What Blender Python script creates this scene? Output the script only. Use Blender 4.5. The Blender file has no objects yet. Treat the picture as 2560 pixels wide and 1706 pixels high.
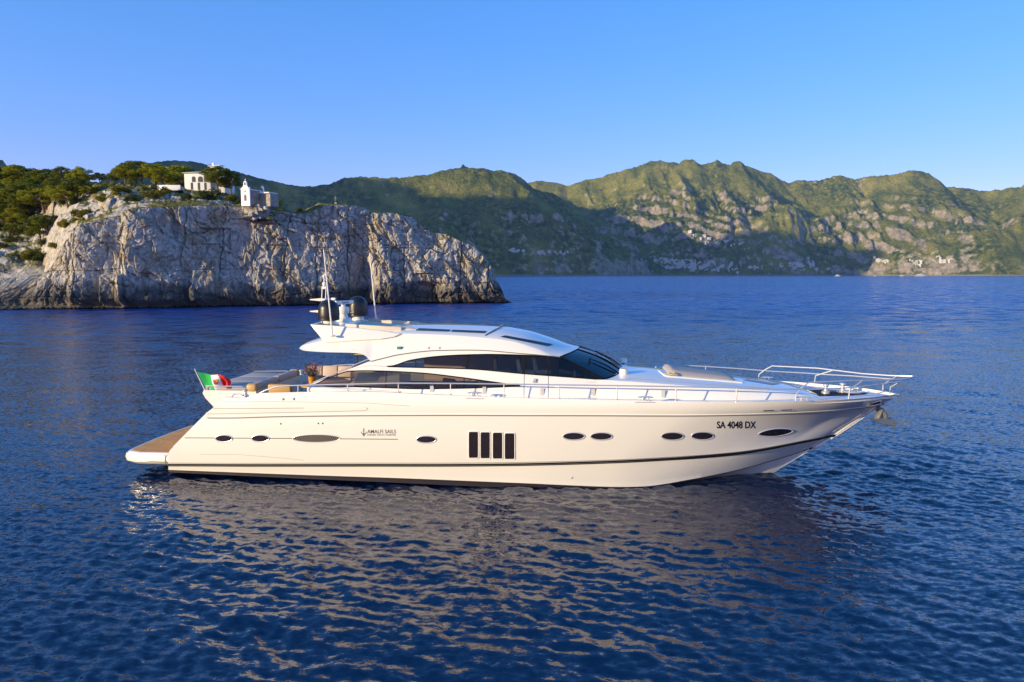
import bpy, bmesh, math, random
import numpy as np
from mathutils import Vector, Matrix
from mathutils.bvhtree import BVHTree

# ------------------------------------------------------------------ camera, sky, sun, exposure
scene = bpy.context.scene
COL = scene.collection
FPX, HOR, CAMH = 1707.0, 687.5, 7.0           # focal length in photo pixels, horizon row, camera height (m)
PITCH = math.atan((853 - HOR) / FPX)
cam_data = bpy.data.cameras.new("camera")
cam = bpy.data.objects.new("camera", cam_data)
COL.objects.link(cam)
cam.location = (0, 0, CAMH)
cam.rotation_euler = (math.pi / 2 - PITCH, 0, 0)
cam_data.sensor_width = 36.0
cam_data.lens = 36.0 * FPX / 2560.0
cam_data.clip_start = 0.1
cam_data.clip_end = 60000
scene.camera = cam

SUN_ELEV, SUN_AZ = math.radians(10.0), math.radians(-122.0)     # azimuth measured from +Y towards +X
world = bpy.data.worlds.new("World")
scene.world = world
world.use_nodes = True
wn = world.node_tree
sky = wn.nodes.new("ShaderNodeTexSky")
sky.sky_type = 'NISHITA'
sky.sun_disc = False
sky.sun_elevation = SUN_ELEV
sky.sun_rotation = SUN_AZ
sky.air_density, sky.dust_density, sky.ozone_density = 0.85, 0.15, 4.2
hsv = wn.nodes.new("ShaderNodeHueSaturation")
hsv.inputs["Saturation"].default_value = 1.45
gam = wn.nodes.new("ShaderNodeGamma")
gam.inputs["Gamma"].default_value = 0.6
wn.links.new(sky.outputs[0], gam.inputs["Color"])
wn.links.new(gam.outputs[0], hsv.inputs["Color"])
tint = wn.nodes.new("ShaderNodeMix")
tint.data_type, tint.blend_type = 'RGBA', 'MULTIPLY'
tint.inputs[0].default_value = 1.0
tint.inputs[7].default_value = (2.30, 1.24, 1.52, 1)          # tints and brightens the sky
wn.links.new(hsv.outputs[0], tint.inputs[6])
wn.links.new(tint.outputs[2], wn.nodes["Background"].inputs[0])
wn.nodes["Background"].inputs[1].default_value = 0.15

sun_data = bpy.data.lights.new("sun", 'SUN')
sun_data.energy = 2.85
sun_data.angle = math.radians(0.5)
sun_data.color = (1.0, 0.80, 0.46)
sun = bpy.data.objects.new("sun", sun_data)
COL.objects.link(sun)
to_sun = Vector((math.sin(SUN_AZ) * math.cos(SUN_ELEV), math.cos(SUN_AZ) * math.cos(SUN_ELEV), math.sin(SUN_ELEV)))
sun.rotation_euler = to_sun.to_track_quat('Z', 'Y').to_euler()
sun.location = (-60, -30, 60)

scene.view_settings.view_transform = 'Standard'
scene.view_settings.look = 'None'
scene.view_settings.exposure = 1.26
scene.view_settings.gamma = 1.0
scene.cycles.max_bounces = 8
scene.cycles.transparent_max_bounces = 24
scene.cycles.volume_bounces = 0
scene.cycles.caustics_reflective = False
scene.cycles.caustics_refractive = False

# ------------------------------------------------------------------ numeric helpers
def _h(ix, iy, iz, seed):
    with np.errstate(over='ignore'):
        h = (ix.astype(np.uint32) * np.uint32(374761393) + iy.astype(np.uint32) * np.uint32(668265263)
             + iz.astype(np.uint32) * np.uint32(2147483647) + np.uint32(seed * 1013 + 7) * np.uint32(1274126177))
        h = (h ^ (h >> np.uint32(13))) * np.uint32(1274126177)
        h = (h ^ (h >> np.uint32(15))) * np.uint32(2246822519)
        h = h ^ (h >> np.uint32(16))
    return h.astype(np.float64) / 4294967295.0

def vnoise(x, y, z, seed=0):
    xi, yi, zi = np.floor(x), np.floor(y), np.floor(z)
    fx, fy, fz = x - xi, y - yi, z - zi
    fx, fy, fz = [t * t * t * (t * (t * 6 - 15) + 10) for t in (fx, fy, fz)]
    xi, yi, zi = xi.astype(np.int64), yi.astype(np.int64), zi.astype(np.int64)
    r = 0
    for dx in (0, 1):
        wx = fx if dx else 1 - fx
        for dy in (0, 1):
            wy = fy if dy else 1 - fy
            for dz in (0, 1):
                wz = fz if dz else 1 - fz
                r = r + wx * wy * wz * _h(xi + dx, yi + dy, zi + dz, seed)
    return r * 2 - 1

def fbm(x, y, z, octs=4, seed=0, gain=0.5, lac=2.03):
    a, r, t = 1.0, 0, 0
    for o in range(octs):
        r = r + a * vnoise(x, y, z, seed + o * 17)
        t += a
        a *= gain
        x, y, z = x * lac + 3.1, y * lac + 1.7, z * lac + 5.3
    return r / t

def ridged(x, y, z, octs=4, seed=0, gain=0.5):
    a, r, t = 1.0, 0, 0
    for o in range(octs):
        r = r + a * (1 - np.abs(vnoise(x, y, z, seed + o * 13)) * 2)
        t += a
        a *= gain
        x, y, z = x * 2.07 + 3.1, y * 2.07 + 1.7, z * 2.07 + 5.3
    return r / t

def voro(x, y, z, seed=0, jit=0.95):
    """nearest two feature distances and the nearest cell's random value"""
    xi, yi, zi = np.floor(x).astype(np.int64), np.floor(y).astype(np.int64), np.floor(z).astype(np.int64)
    f1 = np.full(x.shape, 9.0)
    f2 = np.full(x.shape, 9.0)
    cid = np.zeros(x.shape)
    for dx in (-1, 0, 1):
        for dy in (-1, 0, 1):
            for dz in (-1, 0, 1):
                cx, cy, cz = xi + dx, yi + dy, zi + dz
                px = cx + 0.5 + jit * (_h(cx, cy, cz, seed) - 0.5)
                py = cy + 0.5 + jit * (_h(cx, cy, cz, seed + 1) - 0.5)
                pz = cz + 0.5 + jit * (_h(cx, cy, cz, seed + 2) - 0.5)
                d = np.sqrt((px - x) ** 2 + (py - y) ** 2 + (pz - z) ** 2)
                near = d < f1
                f2 = np.where(near, f1, np.minimum(f2, d))
                cid = np.where(near, _h(cx, cy, cz, seed + 3), cid)
                f1 = np.where(near, d, f1)
    return f1, f2, cid

def sstep(a, b, x):
    t = np.clip((x - a) / (b - a), 0, 1)
    return t * t * (3 - 2 * t)

# ------------------------------------------------------------------ object helpers
def tag(o, label=None, cat=None, group=None, kind=None):
    if label: o["label"] = label
    if cat: o["category"] = cat
    if group: o["group"] = group
    if kind: o["kind"] = kind
    return o

def empty(name, loc=(0, 0, 0), rz=0.0):
    o = bpy.data.objects.new(name, None)
    o.empty_display_size = 0.3
    o.location = loc
    o.rotation_euler = (0, 0, rz)
    COL.objects.link(o)
    return o

def link_mesh(name, me, mats=(), parent=None, smooth=True):
    for m in (mats if isinstance(mats, (list, tuple)) else [mats]):
        me.materials.append(m)
    if smooth:
        me.polygons.foreach_set("use_smooth", np.ones(len(me.polygons), dtype=bool))
    o = bpy.data.objects.new(name, me)
    COL.objects.link(o)
    if parent: o.parent = parent
    return o

def np_mesh(name, V, F):
    """V (n,3), F (m,4) or (m,3) index array"""
    me = bpy.data.meshes.new(name)
    V = np.asarray(V, dtype=np.float32)
    F = np.asarray(F, dtype=np.int32)
    k = F.shape[1]
    me.vertices.add(len(V))
    me.vertices.foreach_set("co", V.ravel())
    me.loops.add(F.size)
    me.loops.foreach_set("vertex_index", F.ravel())
    me.polygons.add(len(F))
    me.polygons.foreach_set("loop_start", np.arange(0, F.size, k, dtype=np.int32))
    me.update(calc_edges=True)
    return me

def grid_faces(n, m, wrap=False):
    i = np.arange(n - 1)[:, None]
    jm = m if wrap else m - 1
    j = np.arange(jm)[None, :]
    j2 = (j + 1) % m
    return np.stack([i * m + j, (i + 1) * m + j, (i + 1) * m + j2, i * m + j2], axis=-1).reshape(-1, 4)

def add_attr(me, name, vals):
    at_ = me.attributes.new(name, 'FLOAT', 'POINT')
    at_.data.foreach_set("value", np.asarray(vals, dtype=np.float32).ravel())

class MB:
    """collects shapes into one mesh"""
    def __init__(self):
        self.v, self.f, self.m = [], [], []
    def add(self, V, F, mi=0):
        b = len(self.v)
        self.v += [tuple(p) for p in V]
        self.f += [tuple(int(i) + b for i in q) for q in F]
        self.m += [mi] * len(F)
        return self
    def grid(self, P, wrap=False, mi=0, flip=False):
        P = np.asarray(P, float)
        n, m = P.shape[:2]
        F = grid_faces(n, m, wrap)
        if flip: F = F[:, ::-1]
        return self.add(P.reshape(-1, 3), F, mi)
    def box(self, c, s, rot=None, mi=0, bev=0.0):
        bm = bmesh.new()
        bmesh.ops.create_cube(bm, size=1)
        bmesh.ops.scale(bm, vec=s, verts=bm.verts)
        if bev > 0:
            bmesh.ops.bevel(bm, geom=list(bm.edges), offset=bev, segments=3, profile=0.5, affect='EDGES')
        if rot is not None:
            bmesh.ops.transform(bm, matrix=rot.to_4x4(), verts=bm.verts)
        bmesh.ops.translate(bm, vec=c, verts=bm.verts)
        self.bm(bm, mi)
        return self
    def bm(self, bm, mi=0):
        bm.verts.index_update()
        self.add([v.co for v in bm.verts], [[v.index for v in f.verts] for f in bm.faces], mi)
        bm.free()
        return self
    def tube(self, pts, r, seg=8, mi=0, closed=False, cap=True):
        pts = [Vector(p) for p in pts]
        n = len(pts)
        rs = r if isinstance(r, (list, tuple)) else [r] * n
        rings = []
        up = Vector((0, 0, 1))
        prev = None
        for i, p in enumerate(pts):
            if closed:
                t = pts[(i + 1) % n] - pts[i - 1]
            else:
                t = pts[min(i + 1, n - 1)] - pts[max(i - 1, 0)]
            t.normalize()
            if prev is None:
                a = up if abs(t.z) < 0.9 else Vector((1, 0, 0))
                x = t.cross(a).normalized()
            else:
                x = (prev - t * prev.dot(t)).normalized()
            prev = x
            y = t.cross(x)
            rings.append([p + (x * math.cos(2 * math.pi * k / seg) + y * math.sin(2 * math.pi * k / seg)) * rs[i] for k in range(seg)])
        b = len(self.v)
        V = [q for ring in rings for q in ring]
        F = []
        for i in range(n if closed else n - 1):
            for k in range(seg):
                k2 = (k + 1) % seg
                i2 = (i + 1) % n
                F.append((i * seg + k, i * seg + k2, i2 * seg + k2, i2 * seg + k))
        if cap and not closed:
            F.append(tuple(range(seg))[::-1])
            F.append(tuple((n - 1) * seg + k for k in range(seg)))
        return self.add(V, F, mi)
    def lathe(self, prof, c=(0, 0, 0), seg=24, mi=0):
        P = np.array([[(c[0] + r * math.cos(2 * math.pi * k / seg), c[1] + r * math.sin(2 * math.pi * k / seg), c[2] + z) for k in range(seg)] for r, z in prof])
        return self.grid(P, wrap=True, mi=mi)
    def prism(self, poly, d, mi=0):
        """poly: ordered 3-D points, d: extrusion vector"""
        n = len(poly)
        d = Vector(d)
        V = [Vector(p) for p in poly] + [Vector(p) + d for p in poly]
        F = [tuple(range(n))[::-1], tuple(range(n, 2 * n))] + [(i, (i + 1) % n, (i + 1) % n + n, i + n) for i in range(n)]
        return self.add(V, F, mi)
    def build(self, name, mats, parent=None, smooth=True, autosmooth=35, weld=False, loc=None):
        me = bpy.data.meshes.new(name)
        me.from_pydata(self.v, [], self.f)
        for m in (mats if isinstance(mats, (list, tuple)) else [mats]): me.materials.append(m)
        me.polygons.foreach_set("material_index", np.array(self.m, dtype=np.int32))
        bm = bmesh.new()
        bm.from_mesh(me)
        if weld: bmesh.ops.remove_doubles(bm, verts=bm.verts, dist=weld if weld is not True else 1e-4)
        bmesh.ops.recalc_face_normals(bm, faces=bm.faces)
        if smooth:
            lim = math.radians(autosmooth)
            for e in bm.edges:
                e.smooth = not (len(e.link_faces) == 2 and e.calc_face_angle(0) > lim)
            for f in bm.faces: f.smooth = True
        bm.to_mesh(me)
        bm.free()
        o = bpy.data.objects.new(name, me)
        if loc is not None: o.location = loc
        COL.objects.link(o)
        if parent: o.parent = parent
        return o

def copy_thing(o, parent=None):
    c = o.copy()
    COL.objects.link(c)
    if parent: c.parent = parent
    for ch in [k for k in o.children]:
        copy_thing(ch, c)
    return c

# ------------------------------------------------------------------ material helpers
def mat(name, col=(0.5, 0.5, 0.5), rough=0.5, metal=0.0, coat=0.0, spec=0.5):
    m = bpy.data.materials.new(name)
    m.use_nodes = True
    b = m.node_tree.nodes["Principled BSDF"]
    b.inputs["Base Color"].default_value = (*col, 1)
    b.inputs["Roughness"].default_value = rough
    b.inputs["Metallic"].default_value = metal
    b.inputs["Coat Weight"].default_value = coat
    b.inputs["Coat Roughness"].default_value = 0.05
    b.inputs["Specular IOR Level"].default_value = spec
    return m

class NT:
    """short-hand for node building"""
    def __init__(self, m):
        self.m, self.t = m, m.node_tree
        self.b = self.t.nodes.get("Principled BSDF")
    def n(self, kind, **kw):
        nd = self.t.nodes.new(kind)
        for k, v in kw.items(): setattr(nd, k, v)
        return nd
    def l(self, a, b): self.t.links.new(a, b)
    def coords(self, scale=(1, 1, 1), obj=True):
        tc = self.n("ShaderNodeTexCoord")
        mp = self.n("ShaderNodeMapping")
        mp.inputs["Scale"].default_value = scale
        self.l(tc.outputs["Object" if obj else "Generated"], mp.inputs[0])
        return mp.outputs[0]
    def noise(self, vec, scale, detail=4, rough=0.55, dist=0.0):
        nd = self.n("ShaderNodeTexNoise")
        nd.inputs["Scale"].default_value = scale
        nd.inputs["Detail"].default_value = detail
        nd.inputs["Roughness"].default_value = rough
        nd.inputs["Distortion"].default_value = dist
        self.l(vec, nd.inputs["Vector"])
        return nd.outputs[0]
    def voronoi(self, vec, scale, feature='F1', out=0, rnd=1.0):
        nd = self.n("ShaderNodeTexVoronoi", feature=feature)
        nd.inputs["Scale"].default_value = scale
        nd.inputs["Randomness"].default_value = rnd
        self.l(vec, nd.inputs["Vector"])
        return nd.outputs[out]
    def ramp(self, fac, stops, interp='LINEAR'):
        nd = self.n("ShaderNodeValToRGB")
        cr = nd.color_ramp
        cr.interpolation = interp
        while len(cr.elements) < len(stops): cr.elements.new(0.5)
        for e, (p, c) in zip(cr.elements, stops):
            e.position = p
            e.color = (*c, 1) if len(c) == 3 else c
        self.l(fac, nd.inputs[0])
        return nd.outputs[0]
    def fl(self, fac, a, b):
        nd = self.n("ShaderNodeMapRange", interpolation_type='SMOOTHSTEP')
        nd.inputs[1].default_value, nd.inputs[2].default_value = a, b
        self.l(fac, nd.inputs[0])
        return nd.outputs[0]
    def math(self, op, a, b=None):
        nd = self.n("ShaderNodeMath", operation=op)
        for i, q in enumerate((a, b)):
            if q is None: continue
            if isinstance(q, (int, float)): nd.inputs[i].default_value = q
            else: self.l(q, nd.inputs[i])
        return nd.outputs[0]
    def mix(self, fac, a, b, blend='MIX'):
        nd = self.n("ShaderNodeMix", data_type='RGBA', blend_type=blend)
        for i, q in ((0, fac), (6, a), (7, b)):
            if isinstance(q, (int, float)): nd.inputs[i].default_value = q
            elif isinstance(q, tuple): nd.inputs[i].default_value = (*q, 1)
            else: self.l(q, nd.inputs[i])
        return nd.outputs[2]
    def bump(self, h, strength, dist, normal=None):
        nd = self.n("ShaderNodeBump")
        nd.inputs["Strength"].default_value = strength
        nd.inputs["Distance"].default_value = dist
        self.l(h, nd.inputs["Height"])
        if normal is not None: self.l(normal, nd.inputs["Normal"])
        return nd.outputs[0]
    def attr(self, name):
        nd = self.n("ShaderNodeAttribute", attribute_name=name)
        return nd.outputs["Fac"]
    def sep(self, vec):
        nd = self.n("ShaderNodeSeparateXYZ")
        self.l(vec, nd.inputs[0])
        return nd.outputs
    def geo(self, out):
        return self.n("ShaderNodeNewGeometry").outputs[out]

def ray(u, v):
    """direction through a photo pixel, used to survey where things stand"""
    a, b = (u - 1280) / FPX, (853 - v) / FPX
    return Vector((a, math.cos(PITCH) + b * math.sin(PITCH), -math.sin(PITCH) + b * math.cos(PITCH)))
def on_water(u, v, z=0.0):
    d = ray(u, v)
    return Vector((0, 0, CAMH)) + d * ((z - CAMH) / d.z)
def at_depth(u, v, Y):
    d = ray(u, v)
    return Vector((0, 0, CAMH)) + d * (Y / d.y)
# ------------------------------------------------------------------ the sea
def axis(lo, hi, s0, a, b, g):
    """grid lines: spacing s0 between a and b, growing by factor g outside, up to lo / hi"""
    mid = list(np.arange(a, b, s0))
    out, s, x = [], s0, mid[-1]
    while x < hi:
        s *= g; x += s; out.append(x)
    pre, s, x = [], s0, a
    while x > lo:
        s *= g; x -= s; pre.append(x)
    return np.array(pre[::-1] + mid + out)

def build_sea():
    X = axis(-9000, 9000, 0.066, -14, 15.5, 1.042)
    Y = axis(-600, 9000, 0.055, 10.5, 23.5, 1.036)
    dX, dY = np.gradient(X), np.gradient(Y)
    gx, gy = np.meshgrid(X, Y, indexing='ij')
    sp = np.maximum(dX[:, None], dY[None, :]) + 0 * gx
    rng = np.random.RandomState(11)
    Z = np.zeros_like(gx)
    N = 104
    patch = 0.82 + 0.75 * fbm(gx / 14, gy / 8, gx * 0 + 3.3, 3, 5)       # gusty and calmer patches
    for i in range(N):
        lam = 0.16 * (6.0 / 0.16) ** ((i + rng.rand()) / N)
        k = 2 * math.pi / lam
        th = math.radians(50) + rng.randn() * math.radians(24 if i % 3 else 50)
        slope = 0.037 * (1.0 if lam < 0.45 else (0.45 / lam) ** 0.85)
        w = np.clip((lam / sp - 2.2) / 2.5, 0, 1)
        ph = (gx * math.cos(th) + gy * math.sin(th)) * k + rng.rand() * 6.283
        s = 2.6 * ((np.sin(ph) + 1) / 2) ** 2.2 - 0.93
        Z += w * (slope / k) * s * patch
    Z *= np.where((np.abs(gx) > 300) | (np.abs(gy) > 300), 0.6, 1)
    V = np.stack([gx, gy, Z], -1).reshape(-1, 3)
    me = np_mesh("water", V, grid_faces(len(X), len(Y)))
    m = mat("sea_water", (0.001, 0.010, 0.046), 0.05)
    t = NT(m)
    t.b.inputs["IOR"].default_value = 1.6
    P = t.geo("Position")
    def nz(scale, detail, sx=(1, 1, 1)):
        mp = t.n("ShaderNodeMapping"); mp.inputs["Scale"].default_value = sx
        t.l(P, mp.inputs[0])
        nd = t.n("ShaderNodeTexNoise")
        nd.inputs["Scale"].default_value = scale
        nd.inputs["Detail"].default_value = detail
        nd.inputs["Roughness"].default_value = 0.62
        t.l(mp.outputs[0], nd.inputs["Vector"])
        return nd.outputs
    # fine ripples: tilt the normal by two noises (fine everywhere, broad for the distance)
    a = nz(5.5, 4, (0.75, 1.3, 1))
    b = nz(0.34, 5, (0.75, 1.3, 1))
    c = nz(0.012, 2, (0.35, 1.0, 1))
    def vm(op, x, y=None):
        nd = t.n("ShaderNodeVectorMath", operation=op)
        for i, q in enumerate((x, y)):
            if q is None: continue
            if isinstance(q, tuple): nd.inputs[i].default_value = q
            elif isinstance(q, (int, float)): nd.inputs[3].default_value = q
            else: t.l(q, nd.inputs[i])
        return nd.outputs[0]
    pos = t.sep(P)
    far = t.fl(pos[1], 30, 140)
    ka = t.math('ADD', 0.95, t.math('MULTIPLY', far, 0.6))
    kb = t.math('ADD', 0.14, t.math('MULTIPLY', far, 1.35))
    va = vm('SUBTRACT', a[1], (0.5, 0.5, 0.5))
    vb = vm('SUBTRACT', b[1], (0.5, 0.5, 0.5))
    def scale(vv, s):
        nd = t.n("ShaderNodeVectorMath", operation='SCALE')
        t.l(vv, nd.inputs[0]); t.l(s, nd.inputs["Scale"])
        return nd.outputs[0]
    pt = vm('ADD', scale(va, ka), scale(vb, kb))
    pt = vm('MULTIPLY', pt, (1, 1, 0))
    gust = t.math('ADD', 0.65, t.math('MULTIPLY', c[0], 0.7))
    pt = scale(pt, gust)
    tl = t.n('ShaderNodeCombineXYZ'); t.l(t.math('ADD', -0.02, t.math('MULTIPLY', far, -0.17)), tl.inputs[1])   # lee faces of the waves are the steep ones
    pt = vm('ADD', pt, tl.outputs[0])
    nrm = vm('NORMALIZE', vm('ADD', t.geo("Normal"), pt))
    t.l(nrm, t.b.inputs["Normal"])
    off = t.fl(pos[1], 26, 170)                       # blue sky reflection of the far water put into its colour
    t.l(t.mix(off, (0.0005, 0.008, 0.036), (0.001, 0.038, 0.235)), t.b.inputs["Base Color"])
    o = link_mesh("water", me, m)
    tag(o, "deep blue rippled sea water", None, None, "structure")
build_sea()
# ------------------------------------------------------------------ far coast: mountains
CREST_A = [(300,408),(420,404),(500,408),(591,427),(640,443),(676,450),(724,462),(758,467),(808,463),(836,457),(864,446),(906,442),(963,446),(1005,442),(1061,435),(1094,425),
           (1131,420),(1173,421),(1215,425),(1251,427),(1271,436),(1299,456),(1318,474),(1361,484),(1380,486),(1402,502),(1426,526),(1468,552),(1497,600),(1540,640),(1590,672)]
CREST_B = [(1240,480),(1313,462),(1349,454),(1390,454),(1423,466),(1468,451),(1512,441),(1557,428),(1593,416),(1628,402),(1646,402),(1676,408),(1703,410),(1711,399),(1731,399),
           (1743,411),(1765,410),(1783,402),(1804,411),(1820,416),(1828,407),(1849,405),(1899,425),(1934,436),(1976,459),(2010,480)]
CREST_C = [(1950,470),(1976,459),(1994,451),(2050,451),(2098,439),(2143,448),(2187,442),(2247,436),(2291,426),(2336,430),(2354,445),(2380,466),(2425,471),(2470,480),(2514,466),(2544,466),
           (2562,456),(2640,430),(2760,420)]

def build_hills():
    rng = np.random.RandomState(4)
    segs = []            # (x0,y0,z0,x1,y1,z1, lateral slope)
    def poly(P, k):
        for a, b in zip(P[:-1], P[1:]): segs.append((*a, *b, k))
    def crest(L, Y0, Y1):
        n = len(L)
        return [tuple(at_depth(u, v, Y0 + (Y1 - Y0) * i / (n - 1))) for i, (u, v) in enumerate(L)]
    A = crest(CREST_A, 3650, 4650)
    B = crest(CREST_B, 5900, 5600)
    C = crest(CREST_C, 5700, 5000)
    for P in (A, B, C): poly(P, 0.95)
    def spur(p, dx, y_end, z_end, wig=60, k=0.95, n=9, pw=0.85):
        """a rib running down from the crest towards the sea"""
        P = [p]
        off = 0
        for i in range(1, n + 1):
            t = i / n
            off += rng.randn() * wig / 3
            P.append((p[0] + dx * t + off, p[1] + (y_end - p[1]) * t, p[2] + (z_end - p[2]) * t ** pw + rng.randn() * 9))
        poly(P, k)
    def pick(P, u):
        """point of a crest seen at photo column u"""
        best = min(P, key=lambda q: abs(q[0] / q[1] * FPX + 1280 - u))
        return best
    for u, dx, z in [(560, 120, 60), (700, 160, 20), (770, 130, 10), (850, 200, 30), (930, 170, 15), (1010, 200, 25), (1080, 180, 20), (1150, 190, 40), (1200, 260, 30), (1260, 300, 20), (1340, 330, 15), (1402, 300, 10), (1480, 260, 6)]:
        q = pick(A, u); spur(q, dx, q[1] - 640 + rng.rand() * 120, z, k=0.95)
    for u, dx, z in [(1330, 250, 120), (1420, 300, 90), (1480, 260, 70), (1540, 330, 60), (1593, 380, 50), (1630, 420, 60), (1665, 520, 50), (1711, 560, 60), (1760, 700, 40), (1830, 420, 70), (1850, 640, 30), (1900, 560, 40), (1960, 420, 40)]:
        spur(pick(B, u), dx, 4750 + rng.rand() * 250, z, wig=80, k=1.2)
    for u, dx, z in [(1990, 160, 60), (2050, 200, 40), (2098, 220, 60), (2187, 260, 40), (2247, 250, 60), (2291, 300, 50), (2336, 200, 80), (2380, 160, 40), (2470, 60, 30), (2544, 80, 40), (2640, 0, 30), (2720, 0, 40)]:
        spur(pick(C, u), dx, 4450 + rng.rand() * 250, z, wig=90, k=1.05)
    # the low green shoulder on the right that runs out to the beach, and the knoll in front of the headland
    poly([tuple(at_depth(2760, 470, 4300)), tuple(at_depth(2560, 545, 4150)), tuple(at_depth(2470, 600, 4050)), tuple(at_depth(2400, 672, 3980))], 0.55)
    poly([tuple(at_depth(1545, 662, 3950)), tuple(at_depth(1580, 632, 4000)), tuple(at_depth(1612, 640, 4020)), tuple(at_depth(1640, 680, 4050))], 0.9)
    # unseen ridges, inland and west of the frame, added to cast shade on the slopes
    poly([(-330, 4350, 630), (-300, 4900, 700), (-200, 5500, 750), (-150, 6300, 760)], 0.8)
    poly([(-4000, 3000, 1000), (-3950, 3500, 1280), (-3950, 4000, 1380), (-3900, 4400, 1380)], 1.3)
    st = 9.0
    X = np.arange(-4400, 5400, st)
    Y = np.arange(2850, 6650, st)
    gx, gy = np.meshgrid(X, Y, indexing='ij')
    wx = gx + 70 * fbm(gx / 420, gy / 420, gx * 0, 4, 31)
    wy = gy + 70 * fbm(gx / 420, gy / 420, gx * 0 + 9, 4, 37)
    h = np.full(gx.shape, -200.0)
    for x0, y0, z0, x1, y1, z1, k in segs:
        dx, dy = x1 - x0, y1 - y0
        L2 = dx * dx + dy * dy + 1e-6
        t = np.clip(((wx - x0) * dx + (wy - y0) * dy) / L2, 0, 1)
        d = np.sqrt((wx - x0 - t * dx) ** 2 + (wy - y0 - t * dy) ** 2)
        zz = z0 + t * (z1 - z0)
        # steep near the rib, easing towards the valley
        hh = zz - k * 1.12 * d + 0.00035 * np.minimum(d, 700) ** 2
        h = np.maximum(h, hh)
    # crests keep their surveyed outline: noise fades on them
    dn = np.full(gx.shape, 1e9)
    for P in (A, B, C):
        for a, b in zip(P[:-1], P[1:]):
            dx, dy = b[0] - a[0], b[1] - a[1]
            t = np.clip(((gx - a[0]) * dx + (gy - a[1]) * dy) / (dx * dx + dy * dy + 1e-6), 0, 1)
            dn = np.minimum(dn, np.sqrt((gx - a[0] - t * dx) ** 2 + (gy - a[1] - t * dy) ** 2))
    fade = sstep(40, 480, dn)
    h += (0.04 + 0.96 * fade) * (70 * (ridged(wx / 300, wy / 420, gx * 0, 5, 3) - 0.15) + 58 * ridged(wx / 130, wy / 380, gx * 0 + 4, 4, 6) + 20 * ridged(wx / 75, wy / 90, gx * 0, 3, 8))
    h += 9 * (ridged(wx / 70, wy / 110, gx * 0 + 8, 3, 12) - 0.2) * sstep(2700, 5200, gy)
    h += 5 * fbm(gx / 30, gy / 30, gx * 0, 2, 14)
    # cliff bands: squeeze the relief into irregular steps
    band = 95 + 25 * fbm(gx / 900, gy / 900, gx * 0, 2, 19)
    ph = (h + 0.16 * gx + 95 * fbm(gx / 330, gy / 330, gx * 0 + 5, 4, 23)) / band
    fr = ph - np.floor(ph)
    stepd = sstep(0.35, 0.75, fr) - fr
    h += np.clip(0.03 + fade, 0, 1) * stepd * band * 0.34 * sstep(0.0, 0.3, 0.25 + fbm(gx / 500, gy / 500, gx * 0 + 2, 2, 29))
    coast = 2900 + 0.33 * np.clip(gx + 2300, 0, 2800) + 600 * sstep(450, 1000, gx) - 380 * sstep(2150, 2900, gx) + 150 * fbm(gx / 500, gx * 0, gx * 0, 4, 41)
    sea = np.clip(gy - coast, -400, 4000)
    env = np.where(sea < 0, sea * 1.2, 24 * (1 - np.exp(-sea / 30)) + 1.35 * sea) * (1 + 0.25 * fbm(gx / 160, gy / 300, gx * 0, 4, 43))
    h = np.where(h > env, env + (h - env) * 0.12, h)
    h = np.maximum(h, -12)
    V = np.stack([gx, gy, h], -1).reshape(-1, 3)
    F = grid_faces(len(X), len(Y))
    hz = h.reshape(-1)
    keep = (hz[F] > -11).any(axis=1)
    me = np_mesh("mountains", V, F[keep])
    gyh, gxh = np.gradient(h, st)
    slope = np.sqrt(gyh ** 2 + gxh ** 2)
    add_attr(me, "steep", slope)
    m = mat("mountain_ground", (0.1, 0.1, 0.08), 0.95, spec=0.1)
    t = NT(m)
    P = t.geo("Position")
    n1 = t.noise(P, 0.006, 6, 0.62)
    n2 = t.noise(P, 0.03, 5, 0.65)
    n3 = t.noise(P, 0.0022, 4, 0.6)
    veg = t.ramp(n2, [(0.36, (0.020, 0.042, 0.008)), (0.5, (0.095, 0.12, 0.016)), (0.64, (0.28, 0.255, 0.035))])
    grass = t.ramp(n1, [(0.35, (0.08, 0.11, 0.015)), (0.6, (0.29, 0.265, 0.04)), (0.75, (0.36, 0.29, 0.10))])
    green = t.mix(t.fl(n3, 0.42, 0.58), veg, grass)
    n4 = t.noise(P, 0.085, 4, 0.7)
    green = t.mix(t.math('MULTIPLY', t.fl(n4, 0.50, 0.62), 0.5), green, (0.018, 0.035, 0.009))
    rock = t.ramp(n2, [(0.3, (0.13, 0.11, 0.085)), (0.5, (0.31, 0.265, 0.19)), (0.7, (0.52, 0.44, 0.31))])
    stp = t.math('ADD', t.attr("steep"), t.math('MULTIPLY', t.math('SUBTRACT', n2, 0.5), 2.6))
    stp = t.math('ADD', stp, t.math('MULTIPLY', t.math('SUBTRACT', n1, 0.5), 1.6))
    col = t.mix(t.fl(stp, 1.52, 2.2), green, rock)
    z = t.sep(P)[2]
    beach = t.math('SUBTRACT', 1.0, t.fl(t.math('ADD', z, t.math('MULTIPLY', n2, 14.0)), 12, 18))
    col = t.mix(t.math('MULTIPLY', beach, 0.8), col, (0.30, 0.27, 0.21))
    t.l(col, t.b.inputs["Base Color"])
    t.l(t.bump(t.noise(P, 0.05, 5, 0.7), 1.0, 22), t.b.inputs["Normal"])
    o = link_mesh("mountains", me, m)
    tag(o, "green and rocky coastal mountains across the bay", None, None, "structure")
    def height(x, y):
        i = np.clip((x - X[0]) / st, 0, len(X) - 2); j = np.clip((y - Y[0]) / st, 0, len(Y) - 2)
        i0, j0 = int(i), int(j)
        return float(h[i0, j0]), float(slope[i0, j0])
    return height
HILL = build_hills()
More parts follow.
